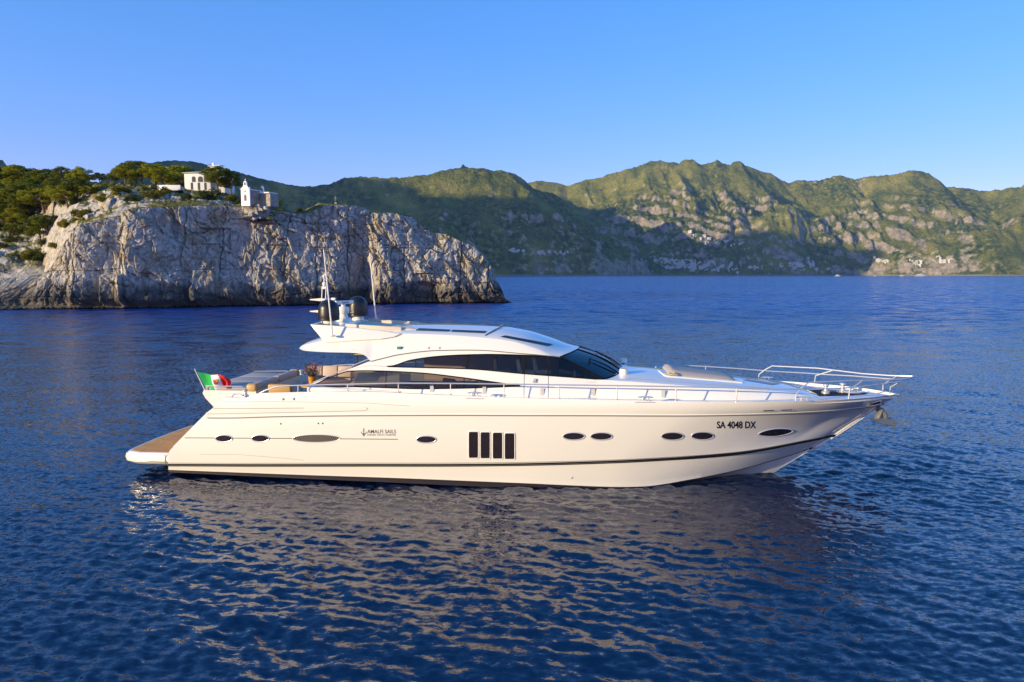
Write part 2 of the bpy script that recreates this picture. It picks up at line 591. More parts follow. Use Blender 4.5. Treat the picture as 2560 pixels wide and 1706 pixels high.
def build_shade_ridge():
    """unseen ridge west of the frame, added to throw its shadow over the headland"""
    st = 28.0
    X, Y = np.arange(-5600, -2700, st), np.arange(-100, 3900, st)
    gx, gy = np.meshgrid(X, Y, indexing='ij')
    crest = 1500 - 290 * sstep(1250, 1750, gy) - 90 * sstep(2200, 3000, gy) + 90 * fbm(gy / 500, gx * 0, gx * 0, 3, 3)
    d = np.abs(gx + 4050 + 120 * fbm(gy / 600, gx * 0, gx * 0, 2, 8))
    ends = sstep(100, 600, gy) * (1 - 0.35 * sstep(3000, 3800, gy))
    h = (crest - 1.3 * d) * ends + 60 * ridged(gx / 300, gy / 300, gx * 0, 4, 5) * ends - 12
    me = np_mesh("shade_ridge", np.stack([gx, gy, h], -1).reshape(-1, 3), grid_faces(len(X), len(Y)))
    gyh, gxh = np.gradient(h, st)
    add_attr(me, "steep", np.sqrt(gyh ** 2 + gxh ** 2))
    o = link_mesh("shade_ridge", me, bpy.data.materials["mountain_ground"])
    tag(o, "unseen mountain ridge added to shade the headland", None, None, "structure")
build_shade_ridge()  # added out-of-view ridge that keeps the lower far slopes in shadow

# haze between the camera and the far coast
def build_haze():
    mb = MB()
    mb.box((1400, 3450, 555), (13000, 8300, 1230))
    m = bpy.data.materials.new("haze_air")
    m.use_nodes = True
    nt = m.node_tree
    nt.nodes.clear()
    out = nt.nodes.new("ShaderNodeOutputMaterial")
    vol = nt.nodes.new("ShaderNodeVolumePrincipled")
    vol.inputs["Color"].default_value = (0.30, 0.55, 1.0, 1)
    vol.inputs["Density"].default_value = 0.000030
    vol.inputs["Anisotropy"].default_value = 0.0
    nt.links.new(vol.outputs[0], out.inputs["Volume"])
    o = mb.build("haze", m, smooth=False)
    tag(o, "thin blue sea haze", None, None, "stuff")
build_haze()
# ------------------------------------------------------------------ the rocky islet on the left
# surveyed along the shore by photo column: water line row, cliff-edge row, then the ground rising behind it
CL_U = [-160, -60, 0, 40, 90, 130, 160, 194, 242, 290, 316, 342, 420, 484, 549, 646, 700, 743, 762, 778, 814, 836, 890, 912, 924, 948, 990, 1024, 1047, 1075, 1117, 1145, 1181, 1207, 1226, 1240, 1254, 1262, 1278]
CL_TOP = [700, 690, 684, 668, 640, 608, 588, 567, 551, 541, 531, 522, 518, 514, 516, 519, 526, 535, 533, 527, 514, 512, 515, 524, 529, 533, 533, 541, 557, 579, 585, 599, 613, 638, 663, 699, 723, 746, 757]
CL_BASE = [(-160, 779), (0, 776), (300, 772), (640, 766), (900, 762), (1100, 759), (1278, 757.5)]
# (column, metres behind the edge, row the ground reaches there)
HILL_U = [-160, 0, 130, 242, 300, 345, 420, 540, 620, 680, 740, 800, 900, 1278]
HILL_D1 = [(10, 640), (9, 632), (9, 560), (8, 520), (6, 498), (6, 494), (7, 492), (6, 506), (6, 512), (6, 524), (6, 534), (6, 508), (6, 520), (4, 760)]
HILL_D2 = [(30, 535), (30, 520), (24, 500), (20, 478), (14, 478), (12, 474), (13, 478), (12, 488), (10, 508), (11, 530), (10, 540), (9, 528), (9, 536), (6, 765)]
HILL_D3 = [(60, 470), (60, 466), (55, 462), (48, 460), (40, 462), (36, 466), (34, 472), (30, 484), (24, 520), (24, 545), (22, 556), (22, 560), (20, 600), (9, 775)]

def islet_column(u):
    vb = np.interp(u, *zip(*CL_BASE))
    b = on_water(u, vb)
    return b

def islet_profile():
    """plan position of the shore and heights of edge and hill for a dense set of columns"""
    u = np.linspace(-160, 1278, 700)
    vb = np.interp(u, *zip(*CL_BASE))
    bx, by = np.zeros_like(u), np.zeros_like(u)
    for i in range(len(u)):
        p = on_water(u[i], vb[i]); bx[i], by[i] = p.x, p.y
    return u, bx, by
IS_U, IS_X, IS_Y = islet_profile()

def row_height(u, v, Y):
    b = (853 - v) / FPX
    return CAMH + Y * (-math.sin(PITCH) + b * math.cos(PITCH)) / (math.cos(PITCH) + b * math.sin(PITCH))

def islet_setback():
    """how far the top edge lies behind the shore (m)"""
    return np.interp(IS_U, [-160, 0, 60, 130, 180, 300, 700, 900, 1000, 1100, 1200, 1278], [16, 14, 10, 5, 3.0, 2.5, 2.5, 3, 4, 5, 4, 1])
IS_SET = islet_setback()
IS_SHIFT = (2.6 * sstep(150, 200, IS_U) - 1.4 * sstep(200, 292, IS_U) + 3.0 * sstep(298, 345, IS_U) - 2.2 * sstep(345, 545, IS_U)
            - 0.8 * sstep(545, 552, IS_U) + 1.2 * sstep(560, 1000, IS_U) - 2.4 * np.exp(-((IS_U - 905) / 30) ** 2))

def islet_ground(x, y):
    """ground height of the hill behind the edge, for planting"""
    u = x / (y * math.cos(PITCH) + 0.0) * FPX * 1.0 + 1280
    for _ in range(3):
        i = np.interp(u, IS_U, np.arange(len(IS_U)))
        break
    by = np.interp(u, IS_U, IS_Y) + np.interp(u, IS_U, IS_SET)
    d = max(0.0, y - by)
    def zat(tab):
        dd = np.interp(u, HILL_U, [t[0] for t in tab]); vv = np.interp(u, HILL_U, [t[1] for t in tab])
        return dd, row_height(u, vv, by + dd)
    ze = row_height(u, np.interp(u, CL_U, CL_TOP), by)
    pts = [(0.0, ze)] + [zat(t) for t in (HILL_D1, HILL_D2, HILL_D3)]
    return float(np.interp(d, [p[0] for p in pts], [p[1] for p in pts]))

def build_islet():
    nf, nb = 330, 170
    n = len(IS_U)
    # finer columns
    N = 1150
    q = np.linspace(0, n - 1, N)
    U = np.interp(q, np.arange(n), IS_U)
    bx, by = np.interp(U, IS_U, IS_X), np.interp(U, IS_U, IS_Y)
    sb = np.interp(U, IS_U, IS_SET)
    zt = np.array([row_height(u, np.interp(u, CL_U, CL_TOP), y) for u, y in zip(U, by + sb)])
    zt = np.maximum(zt, 0.3)
    PX = np.zeros((N, nf + nb)); PY = PX.copy(); PZ = PX.copy()
    t = np.linspace(0, 1, nf)
    zz = -1.2 + (zt[:, None] + 1.2) * t[None, :]
    lean = sb[:, None] * (np.clip(zz, 0, None) / zt[:, None]) ** np.interp(U, [0, 140, 260, 1000, 1100, 1278], [1.0, 1.0, 1.6, 1.6, 1.3, 1.0])[:, None]
    PZ[:, :nf] = zz
    PY[:, :nf] = by[:, None] + lean
    PX[:, :nf] = bx[:, None]
    tabs = []
    for tab in (HILL_D1, HILL_D2, HILL_D3):
        dd = np.interp(U, HILL_U, [k[0] for k in tab]); vv = np.interp(U, HILL_U, [k[1] for k in tab])
        tabs.append((dd, np.array([row_height(u, v, y) for u, v, y in zip(U, vv, by + sb + dd)])))
    dmax = tabs[2][0] + 14
    for j in range(nb):
        f = ((j + 1) / nb) ** 1.5
        d = dmax * f
        z = np.zeros(N)
        for i in range(N):
            z[i] = np.interp(d[i], [0, tabs[0][0][i], tabs[1][0][i], tabs[2][0][i], dmax[i]], [zt[i], tabs[0][1][i], tabs[1][1][i], tabs[2][1][i], tabs[2][1][i] - 8])
        PX[:, nf + j] = bx * (1 + d / by)            # columns fan out inland
        PY[:, nf + j] = by + sb + d
        PZ[:, nf + j] = z
    # relief
    x, y, z = PX, PY, PZ
    face = np.zeros_like(PZ); face[:, :nf] = 1.0
    face[:, :nf] *= sstep(0, 0.04, 1.02 - t)[None, :]
    back = np.zeros_like(PZ); back[:, nf:] = np.minimum(1, np.arange(1, nb + 1) / 10)[None, :]
    s = np.cumsum(np.hypot(np.gradient(bx), np.gradient(by)))[:, None] + 0 * x      # metres along the shore
    wx = s + 1.6 * fbm(s / 5, y / 5, z / 5, 3, 51)
    wz = z + 1.4 * fbm(s / 4, y / 4, z / 4, 3, 57)
    o0 = s * 0
    f1, f2, cid = voro(wx / 4.2 + 0.18 * wz, o0, wz / 9.5, 3)
    g1, g2, cid2 = voro(wx / 1.5 + 3, o0, wz / 3.4, 9)
    k1, k2, cid3 = voro(wx / 0.75 + 3, o0, wz / 0.95, 15)
    smooth = np.interp(U, [0, 300, 600, 760, 1278], [0.8, 0.75, 0.8, 1.15, 1.25])[:, None]
    out = 1.5 * fbm(s / 13, o0, z / 16, 3, 61)
    out = out + smooth * (1.15 * (cid - 0.5) + 0.85 * (cid2 - 0.5) + 0.34 * (cid3 - 0.5))
    out = out - 0.42 * np.exp(-((f2 - f1) / 0.035) ** 2) * sstep(-0.25, 0.2, fbm(s / 6, o0, z / 6, 2, 63)) - 0.22 * np.exp(-((g2 - g1) / 0.07) ** 2) * smooth
    out = out + 0.27 * fbm(s / 2.0, y / 2.2, z / 2.2, 4, 67) + 0.10 * ridged(s / 0.7, y / 0.7, z / 0.7, 3, 71)
    # level bedding joints and upright fissures
    bed = np.abs(((z + 0.5 * fbm(s / 9, o0, z / 9, 2, 73)) / 5.4) % 1 - 0.5)
    out = out - 0.38 * np.exp(-(bed / 0.018) ** 2) * sstep(0.0, 0.35, fbm(s / 7, o0, z / 5, 2, 77) + 0.15)
    fis = np.abs(((s + 0.9 * fbm(z / 5, s / 30, o0, 3, 79)) / 6.8) % 1 - 0.5)
    out = out - 1.2 * np.exp(-(fis / 0.014) ** 2) * sstep(-0.1, 0.25, fbm(s / 11, o0, z / 14, 2, 83))
    out = out + np.interp(U, IS_U, IS_SHIFT)[:, None] * sstep(-1, 2, z)
    # hollows of the face: the dark cleft, the undercut near the point, the block low on the left
    Uc = U[:, None] + 0 * z
    def row(v): return np.array([row_height(u, v, yy) for u, yy in zip(U, by)])[:, None]
    v_of = 687.5 - (z - CAMH) / (y) * FPX
    out = out - 4.2 * np.exp(-((Uc - 893) / 26) ** 2) * sstep(628, 700, v_of)
    out = out - 2.6 * np.exp(-((Uc - 1070) / 48) ** 2) * sstep(700, 716, v_of) * (1 - 0.7 * sstep(745, 756, v_of))
    out = out - 1.6 * np.exp(-((Uc - 478) / 10) ** 2) * sstep(640, 720, v_of)
    out = out + 2.0 * sstep(256, 270, Uc) * (1 - sstep(326, 330, Uc)) * sstep(684, 690, v_of)
    out = out - 1.0 * sstep(505, 508, Uc) * (1 - sstep(572, 580, Uc)) * sstep(572, 576, v_of) * (1 - sstep(576, 680, v_of))
    out = out + 1.5 * np.exp(-((Uc - 1065) / 22) ** 2) * sstep(648, 655, v_of) * (1 - sstep(682, 686, v_of))
    out = out - 0.9 * sstep(742, 764, v_of) * (1 - sstep(764, 768, v_of))
    PY = PY - out * face
    # loose outcrops on the hill
    rough = 0.9 * ridged(x / 5, y / 5, z / 5, 4, 91) + 0.5 * fbm(x / 1.6, y / 1.6, z / 1.6, 3, 95) + 1.3 * (voro(x / 3.2, y / 3.2, z / 4, 33)[2] - 0.35) * sstep(-0.15, 0.25, fbm(x / 12, y / 12, o0, 2, 97))
    PZ = PZ + back * rough * sstep(0, 6, dmax[:, None] * 0 + np.abs(PY - (by + sb)[:, None]) + 1.5) * np.interp(U, [-160, 200, 600, 1100, 1278], [0.9, 1.0, 0.9, 0.5, 0.1])[:, None]
    PX = PX - back * 0.6 * fbm(x / 2.5, y / 2.5, z / 2.5, 3, 99)
    V = np.stack([PX, PY, PZ], -1).reshape(-1, 3)
    me = np_mesh("rocky_islet", V, grid_faces(N, nf + nb)[:, ::-1])
    m = mat("limestone", (0.3, 0.27, 0.23), 0.95, spec=0.15)
    q_ = NT(m)
    P = q_.geo("Position")
    def sc(v):
        mp = q_.n("ShaderNodeMapping"); mp.inputs["Scale"].default_value = v
        q_.l(P, mp.inputs[0]); return mp.outputs[0]
    n1 = q_.noise(P, 0.16, 6, 0.65)
    n2 = q_.noise(P, 1.1, 6, 0.68)
    n3 = q_.noise(sc((1, 1, 0.16)), 0.9, 4, 0.6)             # upright streaks left by running water
    base = q_.ramp(n2, [(0.30, (0.19, 0.17, 0.14)), (0.46, (0.44, 0.41, 0.355)), (0.68, (0.64, 0.60, 0.53))])
    warm = q_.ramp(n2, [(0.30, (0.17, 0.135, 0.095)), (0.52, (0.42, 0.35, 0.25)), (0.75, (0.58, 0.50, 0.39))])
    col = q_.mix(q_.fl(n1, 0.46, 0.62), base, warm)
    col = q_.mix(q_.math('MULTIPLY', q_.fl(n3, 0.52, 0.68), 0.55), col, (0.09, 0.08, 0.065))
    crack = q_.voronoi(sc((1, 1, 0.7)), 0.85, 'DISTANCE_TO_EDGE')
    col = q_.mix(q_.math('MULTIPLY', q_.math('SUBTRACT', 1.0, q_.fl(crack, 0.0, 0.03)), 0.16), col, (0.05, 0.045, 0.04))
    z_ = q_.sep(P)[2]
    zj = q_.math('ADD', z_, q_.math('MULTIPLY', q_.math('SUBTRACT', n1, 0.5), 9.0))
    # the black lichen band above the splash line, and the pale scoured line at the water
    dark = q_.math('SUBTRACT', 1.0, q_.fl(zj, 2.6, 6.0))
    col = q_.mix(q_.math('MULTIPLY', dark, 0.80), col, (0.035, 0.032, 0.028))
    zl = q_.math('ADD', z_, q_.math('MULTIPLY', q_.math('SUBTRACT', n2, 0.5), 1.0))
    pale = q_.math('MULTIPLY', q_.fl(zl, 0.35, 0.7), q_.math('SUBTRACT', 1.0, q_.fl(zl, 1.1, 1.9)))
    col = q_.mix(q_.math('MULTIPLY', pale, 0.5), col, (0.24, 0.19, 0.12))
    wet = q_.math('SUBTRACT', 1.0, q_.fl(zl, 0.15, 0.4))
    col = q_.mix(wet, col, (0.012, 0.012, 0.012))
    # grass and low scrub where it can hold
    nz = q_.sep(q_.geo("Normal"))[2]
    gr = q_.ramp(n2, [(0.3, (0.045, 0.055, 0.014)), (0.5, (0.13, 0.125, 0.028)), (0.7, (0.26, 0.21, 0.06))])
    g = q_.math('ADD', nz, q_.math('MULTIPLY', q_.math('SUBTRACT', n1, 0.5), 1.3))
    g = q_.math('MULTIPLY', q_.fl(g, 0.62, 0.86), q_.fl(z_, 6, 11))
    col = q_.mix(g, col, gr)
    q_.l(col, q_.b.inputs["Base Color"])
    q_.l(q_.bump(q_.noise(P, 2.2, 7, 0.72), 1.0, 0.35), q_.b.inputs["Normal"])
    o = link_mesh("rocky_islet", me, m, smooth=False)
    tag(o, "grey limestone islet with a sheer cliff falling to the sea", None, None, "structure")
build_islet()
# ------------------------------------------------------------------ the motor yacht (x forward, y to port, z up from the water line)
YAW = math.radians(5.0)
YORG = Vector((0.502, 24.542, 0.0))
YA = Vector((math.cos(YAW), -math.sin(YAW), 0))
YS = Vector((-math.sin(YAW), -math.cos(YAW), 0))
CAMP = Vector((0, 0, CAMH))

def bpt(u, v, ys):
    """local point on the fore-and-aft plane ys metres to starboard, surveyed at photo pixel (u, v)"""
    d = ray(u, v)
    k = CAMP - YORG
    t = (ys - k.dot(YS)) / d.dot(YS)
    p = k + d * t
    return Vector((p.dot(YA), -ys, CAMH + d.z * t))
def bfn(u, v, fy, it=6):
    p = bpt(u, v, 2.3)
    for _ in range(it): p = bpt(u, v, fy(p.x, p.z))
    return p
CAML = Vector(((CAMP - YORG).dot(YA), -(CAMP - YORG).dot(YS), CAMH))
def lray(u, v):
    d = ray(u, v)
    return Vector((d.dot(YA), -d.dot(YS), d.z))

class Curve:
    """monotone cubic through points"""
    def __init__(self, pts):
        pts = sorted(pts)
        self.x = np.array([p[0] for p in pts], float); self.y = np.array([p[1] for p in pts], float)
        h = np.diff(self.x); d = np.diff(self.y) / h
        m = np.zeros(len(self.x)); m[0], m[-1] = d[0], d[-1]
        for i in range(1, len(d)):
            m[i] = 0 if d[i - 1] * d[i] <= 0 else 2 * d[i - 1] * d[i] / (d[i - 1] + d[i])
        self.m = m
    def __call__(self, q):
        q = np.asarray(q, float)
        i = np.clip(np.searchsorted(self.x, q) - 1, 0, len(self.x) - 2)
        h = self.x[i + 1] - self.x[i]; t = np.clip((q - self.x[i]) / h, 0, 1)
        r = ((2 * t**3 - 3 * t**2 + 1) * self.y[i] + (t**3 - 2 * t**2 + t) * h * self.m[i]
             + (-2 * t**3 + 3 * t**2) * self.y[i + 1] + (t**3 - t**2) * h * self.m[i + 1])
        return float(r) if r.ndim == 0 else r

# materials
GEL = mat("white_gelcoat", (0.82, 0.785, 0.69), 0.16, coat=1.0)
GELS = mat("white_nonskid", (0.74, 0.74, 0.73), 0.55)
BLACK = mat("black_rubber", (0.006, 0.006, 0.007), 0.6, spec=0.15)
ANTIF = mat("antifouling", (0.022, 0.016, 0.018), 0.45)
STEEL = mat("polished_steel", (0.66, 0.65, 0.63), 0.30, metal=0.55)
GREY = mat("grey_seam", (0.17, 0.165, 0.16), 0.5)
DGLASS = mat("dark_port_glass", (0.022, 0.017, 0.018), 0.06, spec=0.6)
CREAM = mat("cream_vinyl", (0.66, 0.56, 0.42), 0.6)
TAUPE = mat("taupe_canvas", (0.44, 0.385, 0.32), 0.8)
TAN = mat("tan_leather", (0.52, 0.31, 0.11), 0.5)
PINKB = mat("beige_leather", (0.50, 0.38, 0.30), 0.55)
DOME = mat("black_dome", (0.012, 0.012, 0.014), 0.36, coat=0.0)
INK = mat("black_lettering", (0.01, 0.01, 0.012), 0.4)
INKG = mat("grey_lettering", (0.055, 0.055, 0.05), 0.4)
LINER = mat("pale_headliner", (0.62, 0.57, 0.50), 0.8)
WALN = mat("dark_walnut", (0.055, 0.032, 0.018), 0.35)
PANEL = mat("tinted_roof_glass", (0.018, 0.022, 0.035), 0.12)
ORANGE = mat("orange_fabric", (0.55, 0.16, 0.03), 0.8)
ANCH = mat("galvanised_steel", (0.20, 0.21, 0.22), 0.5, metal=0.6)
def glass_mat(name, tint, ior=1.5):
    m = bpy.data.materials.new(name); m.use_nodes = True
    nt = m.node_tree; nt.nodes.clear()
    o = nt.nodes.new("ShaderNodeOutputMaterial"); mx = nt.nodes.new("ShaderNodeMixShader")
    tr = nt.nodes.new("ShaderNodeBsdfTransparent"); tr.inputs[0].default_value = (*tint, 1)
    gl = nt.nodes.new("ShaderNodeBsdfGlossy"); gl.inputs["Roughness"].default_value = 0.03
    fr = nt.nodes.new("ShaderNodeFresnel"); fr.inputs[0].default_value = ior
    nt.links.new(fr.outputs[0], mx.inputs[0]); nt.links.new(tr.outputs[0], mx.inputs[1]); nt.links.new(gl.outputs[0], mx.inputs[2])
    nt.links.new(mx.outputs[0], o.inputs[0])
    return m
GLASS = glass_mat("tinted_cabin_glass", (0.74, 0.69, 0.63))
WSGLASS = glass_mat("windscreen_glass", (0.05, 0.06, 0.09), 2.1)
def teak_mat():
    m = mat("teak_planks", (0.42, 0.22, 0.08), 0.6)
    t = NT(m)
    c = t.coords()
    w = t.n("ShaderNodeTexWave"); w.wave_type, w.bands_direction = 'BANDS', 'Y'
    w.inputs["Scale"].default_value = 2.6
    t.l(c, w.inputs["Vector"])
    seam = t.fl(w.outputs[1], 0.02, 0.10)
    wood = t.ramp(t.noise(c, 3.0, 5, 0.6, 1.0), [(0.3, (0.66, 0.27, 0.045)), (0.6, (0.86, 0.42, 0.085)), (0.8, (0.88, 0.50, 0.13))])
    t.l(t.mix(seam, (0.06, 0.035, 0.02), wood), t.b.inputs["Base Color"])
    return m
TEAK = teak_mat()
def gel_detail():
    t = NT(GEL)
    c = t.coords()
    t.l(t.bump(t.noise(c, 0.9, 3, 0.5), 0.05, 0.05), t.b.inputs["Normal"])
gel_detail()

yacht = empty("motor_yacht", YORG, -YAW)
tag(yacht, "long white motor yacht lying side on with grey domes on its roof", "motor yacht")

# ---- hull lines: half breadths by x, heights surveyed along the side
bS = Curve([(-15, 2.35), (-11, 2.52), (-9, 2.65), (-6, 2.76), (-3, 2.84), (0, 2.88), (3, 2.86), (5, 2.78), (7, 2.58), (8.5, 2.32), (10, 1.90), (11.2, 1.38), (12.2, 0.74), (12.75, 0.30), (13.03, 0.0), (14, 0)])
bK = Curve([(-15, 2.38), (-11, 2.56), (-9, 2.69), (-6, 2.81), (-3, 2.88), (0, 2.90), (3, 2.84), (5, 2.70), (7, 2.38), (8.5, 2.00), (10, 1.45), (11.2, 0.82), (12, 0.31), (12.39, 0.0), (14, 0)])
bB = Curve([(-15, 2.36), (-12, 2.46), (-9, 2.60), (-6, 2.68), (-3, 2.71), (0, 2.69), (3, 2.54), (5, 2.22), (7, 1.70), (8.5, 1.16), (9.6, 0.66), (10.3, 0.28), (10.75, 0.0), (14, 0)])
bC = Curve([(-15, 2.28), (-12, 2.40), (-6, 2.58), (-3, 2.60), (0, 2.56), (3, 2.30), (5, 1.86), (7, 1.20), (8.5, 0.64), (9.5, 0.24), (10.05, 0.0), (14, 0)])
def line(px, b): return [bfn(u, v, lambda x, z: b(x)) for u, v in px]
lS = line([(563, 993), (590, 995), (612, 995), (645, 984), (700, 982), (780, 980.5), (919, 979.5), (1042, 985), (1180, 991), (1315, 996), (1600, 1002), (1840, 1005), (2031, 1002), (2127, 998), (2203, 991)], bS) + [bpt(2249, 986, 0)]
lK = line([(506, 1044), (560, 1044.5), (700, 1041), (919, 1038.5), (1200, 1038), (1600, 1039), (1733, 1039), (1974, 1033), (2120, 1023)], bK) + [bpt(2207, 1013, 0)]
lB = line([(421, 1163), (880, 1163.5), (1200, 1163), (1400, 1159.5), (1600, 1152), (1840, 1134.5), (2012, 1104)], bB) + [bpt(2092, 1090, 0)]
lT = line([(421, 1175), (919, 1193), (1300, 1208), (1608, 1216.5), (1720, 1200), (1830, 1178), (1935, 1150)], bC) + [bpt(2042, 1119, 0)]
lC = line([(421, 1181), (919, 1204), (1300, 1220), (1608, 1219), (1720, 1202), (1830, 1180), (1935, 1152)], bC) + [bpt(2040, 1121, 0)]
zS, zK, zB, zT, zC = [Curve([(p.x, p.z) for p in L]) for L in (lS, lK, lB, lT, lC)]
NST = 150
gs = 1 - (1 - np.linspace(0, 1, NST)) ** 1.25
def lvl(L, z, b):
    x = L[0].x + (L[-1].x - L[0].x) * gs
    P = np.stack([x, -b(x), z(x)], 1)
    P[-1] = (L[-1].x, 0, L[-1].z)
    return P
rS, rK, rB, rT, rC = lvl(lS, zS, bS), lvl(lK, zK, bK), lvl(lB, zB, bB), lvl(lT, zT, bC), lvl(lC, zC, bC)
# keel and stem foot
ks = [(-12.1, -0.7), (-6, -0.85), (3, -0.85), (6, -0.62)] + [(p.x, p.z) for p in (bpt(1905, 1197, 0), bpt(1960, 1166, 0), bpt(2012, 1135, 0), bpt(2041, 1120, 0))]
kz = Curve(ks)
kx = ks[0][0] + (ks[-1][0] - ks[0][0]) * gs
rKeel = np.stack([kx, 0 * kx, kz(kx)], 1)
rows, mats_r = [], []
def strip(A, B, n, fn=None, mi=0):
    for i in range(n):
        t = i / n
        P = A * (1 - t) + B * t
        if fn is not None: P = fn(P, t)
        rows.append(P); mats_r.append(mi)
def flare(P, t):
    P = P.copy()
    x = P[:, 0]
    amt = 0.05 * sstep(4, -3, x) - 0.20 * sstep(4.5, 9.5, x)
    amt = np.clip(amt, -0.22 * np.abs(P[:, 1]), 1)
    P[:, 1] -= amt * 4 * t * (1 - t)
    P[-1, 1] = 0
    # the transom edge sweeps: hold the aft end back low down
    tt = np.clip((t - 0.0) / 0.72, 0, 1)
    want = lK[0].x + (bpt(424, 1129, 2.45).x - lK[0].x) * tt if t < 0.72 else bpt(424, 1129, 2.45).x + (lB[0].x - bpt(424, 1129, 2.45).x) * (t - 0.72) / 0.28
    cur = lK[0].x * (1 - t) + lB[0].x * t
    P[:, 0] += (want - cur) * (1 - gs) ** 6
    return P
def roundtop(P, t):
    P = P.copy(); P[:, 1] -= 0.03 * 4 * t * (1 - t) * np.minimum(1, (1 - gs) * 12); return P
strip(rS, rK, 6, roundtop)
strip(rK, rB, 16, flare)
strip(rB, rT, 4)
strip(rT, rC, 1, None, 1)
rC2 = rC.copy(); rC2[:, 1] = rC2[:, 1] + np.minimum(0.14, 0.5 * np.abs(rC2[:, 1])); rC2[:, 2] -= 0.02
strip(rC, rC2, 1, None, 2)
strip(rC2, rKeel, 6, None, 2)
rows.append(rKeel)
G = np.stack(rows, 0)                              # (rows, stations, 3) starboard side
def hull_mesh():
    mb = MB()
    nr = G.shape[0]
    for side in (1, -1):
        b = len(mb.v)
        P = G.copy(); P[:, :, 1] *= side
        mb.v += [tuple(p) for p in P.reshape(-1, 3)]
        for i in range(nr - 1):
            for j in range(NST - 1):
                q = (b + i * NST + j, b + i * NST + j + 1, b + (i + 1) * NST + j + 1, b + (i + 1) * NST + j)
                mi = mats_r[i]
                if mi == 2: mi = 0 if G[i, j, 0] > 3.4 else 1
                mb.f.append(q); mb.m.append(mi)
    # inner face of the bulwark so the rim has thickness
    rim = [G[0]]
    a = G[0].copy(); a[:, 1] = np.minimum(0, a[:, 1] + 0.07); rim.append(a)
    c = a.copy(); c[:, 2] -= 0.12; rim.append(c)
    for side in (1, -1):
        R = np.stack(rim, 0).copy(); R[:, :, 1] *= side
        mb.grid(R)
    return mb
HULL = hull_mesh().build("hull", [GEL, ANTIF], yacht, autosmooth=28, weld=2e-4)
def bvh_of(*objs):
    V, F = [], []
    for o in objs:
        b = len(V)
        V += [v.co.copy() for v in o.data.vertices]
        F += [[i + b for i in p.vertices] for p in o.data.polygons]
    return BVHTree.FromPolygons(V, F)
BH = bvh_of(HULL)
def cast(bv, u, v, off=0.0):
    h = bv.ray_cast(CAML, lray(u, v))
    if h[0] is None: return None, None
    n = h[1]
    if n.dot(lray(u, v)) > 0: n = -n
    return h[0] + n * off, n
def side_cast(bv, x, z, off=0.0):
    h = bv.ray_cast(Vector((x, -8, z)), Vector((0, 1, 0)))
    if h[0] is None: return None
    n = h[1]
    if n.y > 0: n = -n
    return h[0] + n * off
def mirror(P): return [Vector((p[0], -p[1], p[2])) for p in P]
def both(name, fn, mats, parent=yacht, **kw):
    """the same fitting on the starboard and on the port side, each a part of its own"""
    o = fn().build(name, mats, parent, **kw)
    me = o.data.copy()
    for v in me.vertices: v.co.y = -v.co.y
    me.flip_normals()
    p = bpy.data.objects.new(name, me)
    COL.objects.link(p); p.parent = parent
    return o, p
def ribbon_px(bv, px, w, off=0.006, n=60):
    """thin strip on a surface along a photo polyline (resampled), w metres tall"""
    d = np.r_[0, np.cumsum(np.hypot(np.diff([p[0] for p in px]), np.diff([p[1] for p in px])))]
    q = np.linspace(0, d[-1], n)
    us, vs = np.interp(q, d, [p[0] for p in px]), np.interp(q, d, [p[1] for p in px])
    A, B = [], []
    for u, v in zip(us, vs):
        p, nn = cast(bv, u, v, off)
        if p is None: continue
        A.append(p + Vector((0, 0, w / 2))); B.append(p - Vector((0, 0, w / 2)))
    return MB().grid([A, B])

# ---- rubbing strake, knuckle moulding and styling grooves
def rub():
    P = [Vector(p) for p in rB[: NST - 2]]
    P = [Vector((p.x, p.y - 0.012, p.z)) for p in P]
    return MB().tube(P, 0.047, 8)
both("rubbing_strake", rub, BLACK)
both("strake_trim", lambda: MB().tube([Vector((p[0], p[1] - 0.052, p[2])) for p in rB[: NST - 4]], 0.008, 6), GREY)
both("knuckle_moulding", lambda: MB().tube([Vector((p[0], p[1] - 0.004, p[2] + 0.02)) for p in rK[1: NST - 1]], 0.026, 8), GEL)
both("knuckle_shade", lambda: MB().tube([Vector((p[0], p[1] - 0.004, p[2] - 0.018)) for p in rK[1: NST - 1]], 0.017, 6), GREY)  # dark strip standing in for the shadow line under the moulding
both("sill_moulding", lambda: MB().tube([Vector((p[0], p[1] - 0.004, p[2])) for p in (rB + (rK - rB) * 0.045)[: NST - 2]], 0.012, 6), GREY)
for px, w in [([(462, 1095), (640, 1096), (995, 1098.5)], 0.022), ([(532, 1021.5), (640, 1021.5), (760, 1020.5)], 0.016), ([(517, 1035.5), (700, 1032), (914, 1027), (921, 1023), (914, 1019)], 0.014),
              ([(557, 1005), (700, 1004.5), (919, 1008), (1024, 1015.5)], 0.010), ([(500, 1136), (600, 1137), (700, 1145), (760, 1151)], 0.008)]:
    both("styling_groove", lambda: ribbon_px(BH, px, w), GREY if w < 0.02 else BLACK)

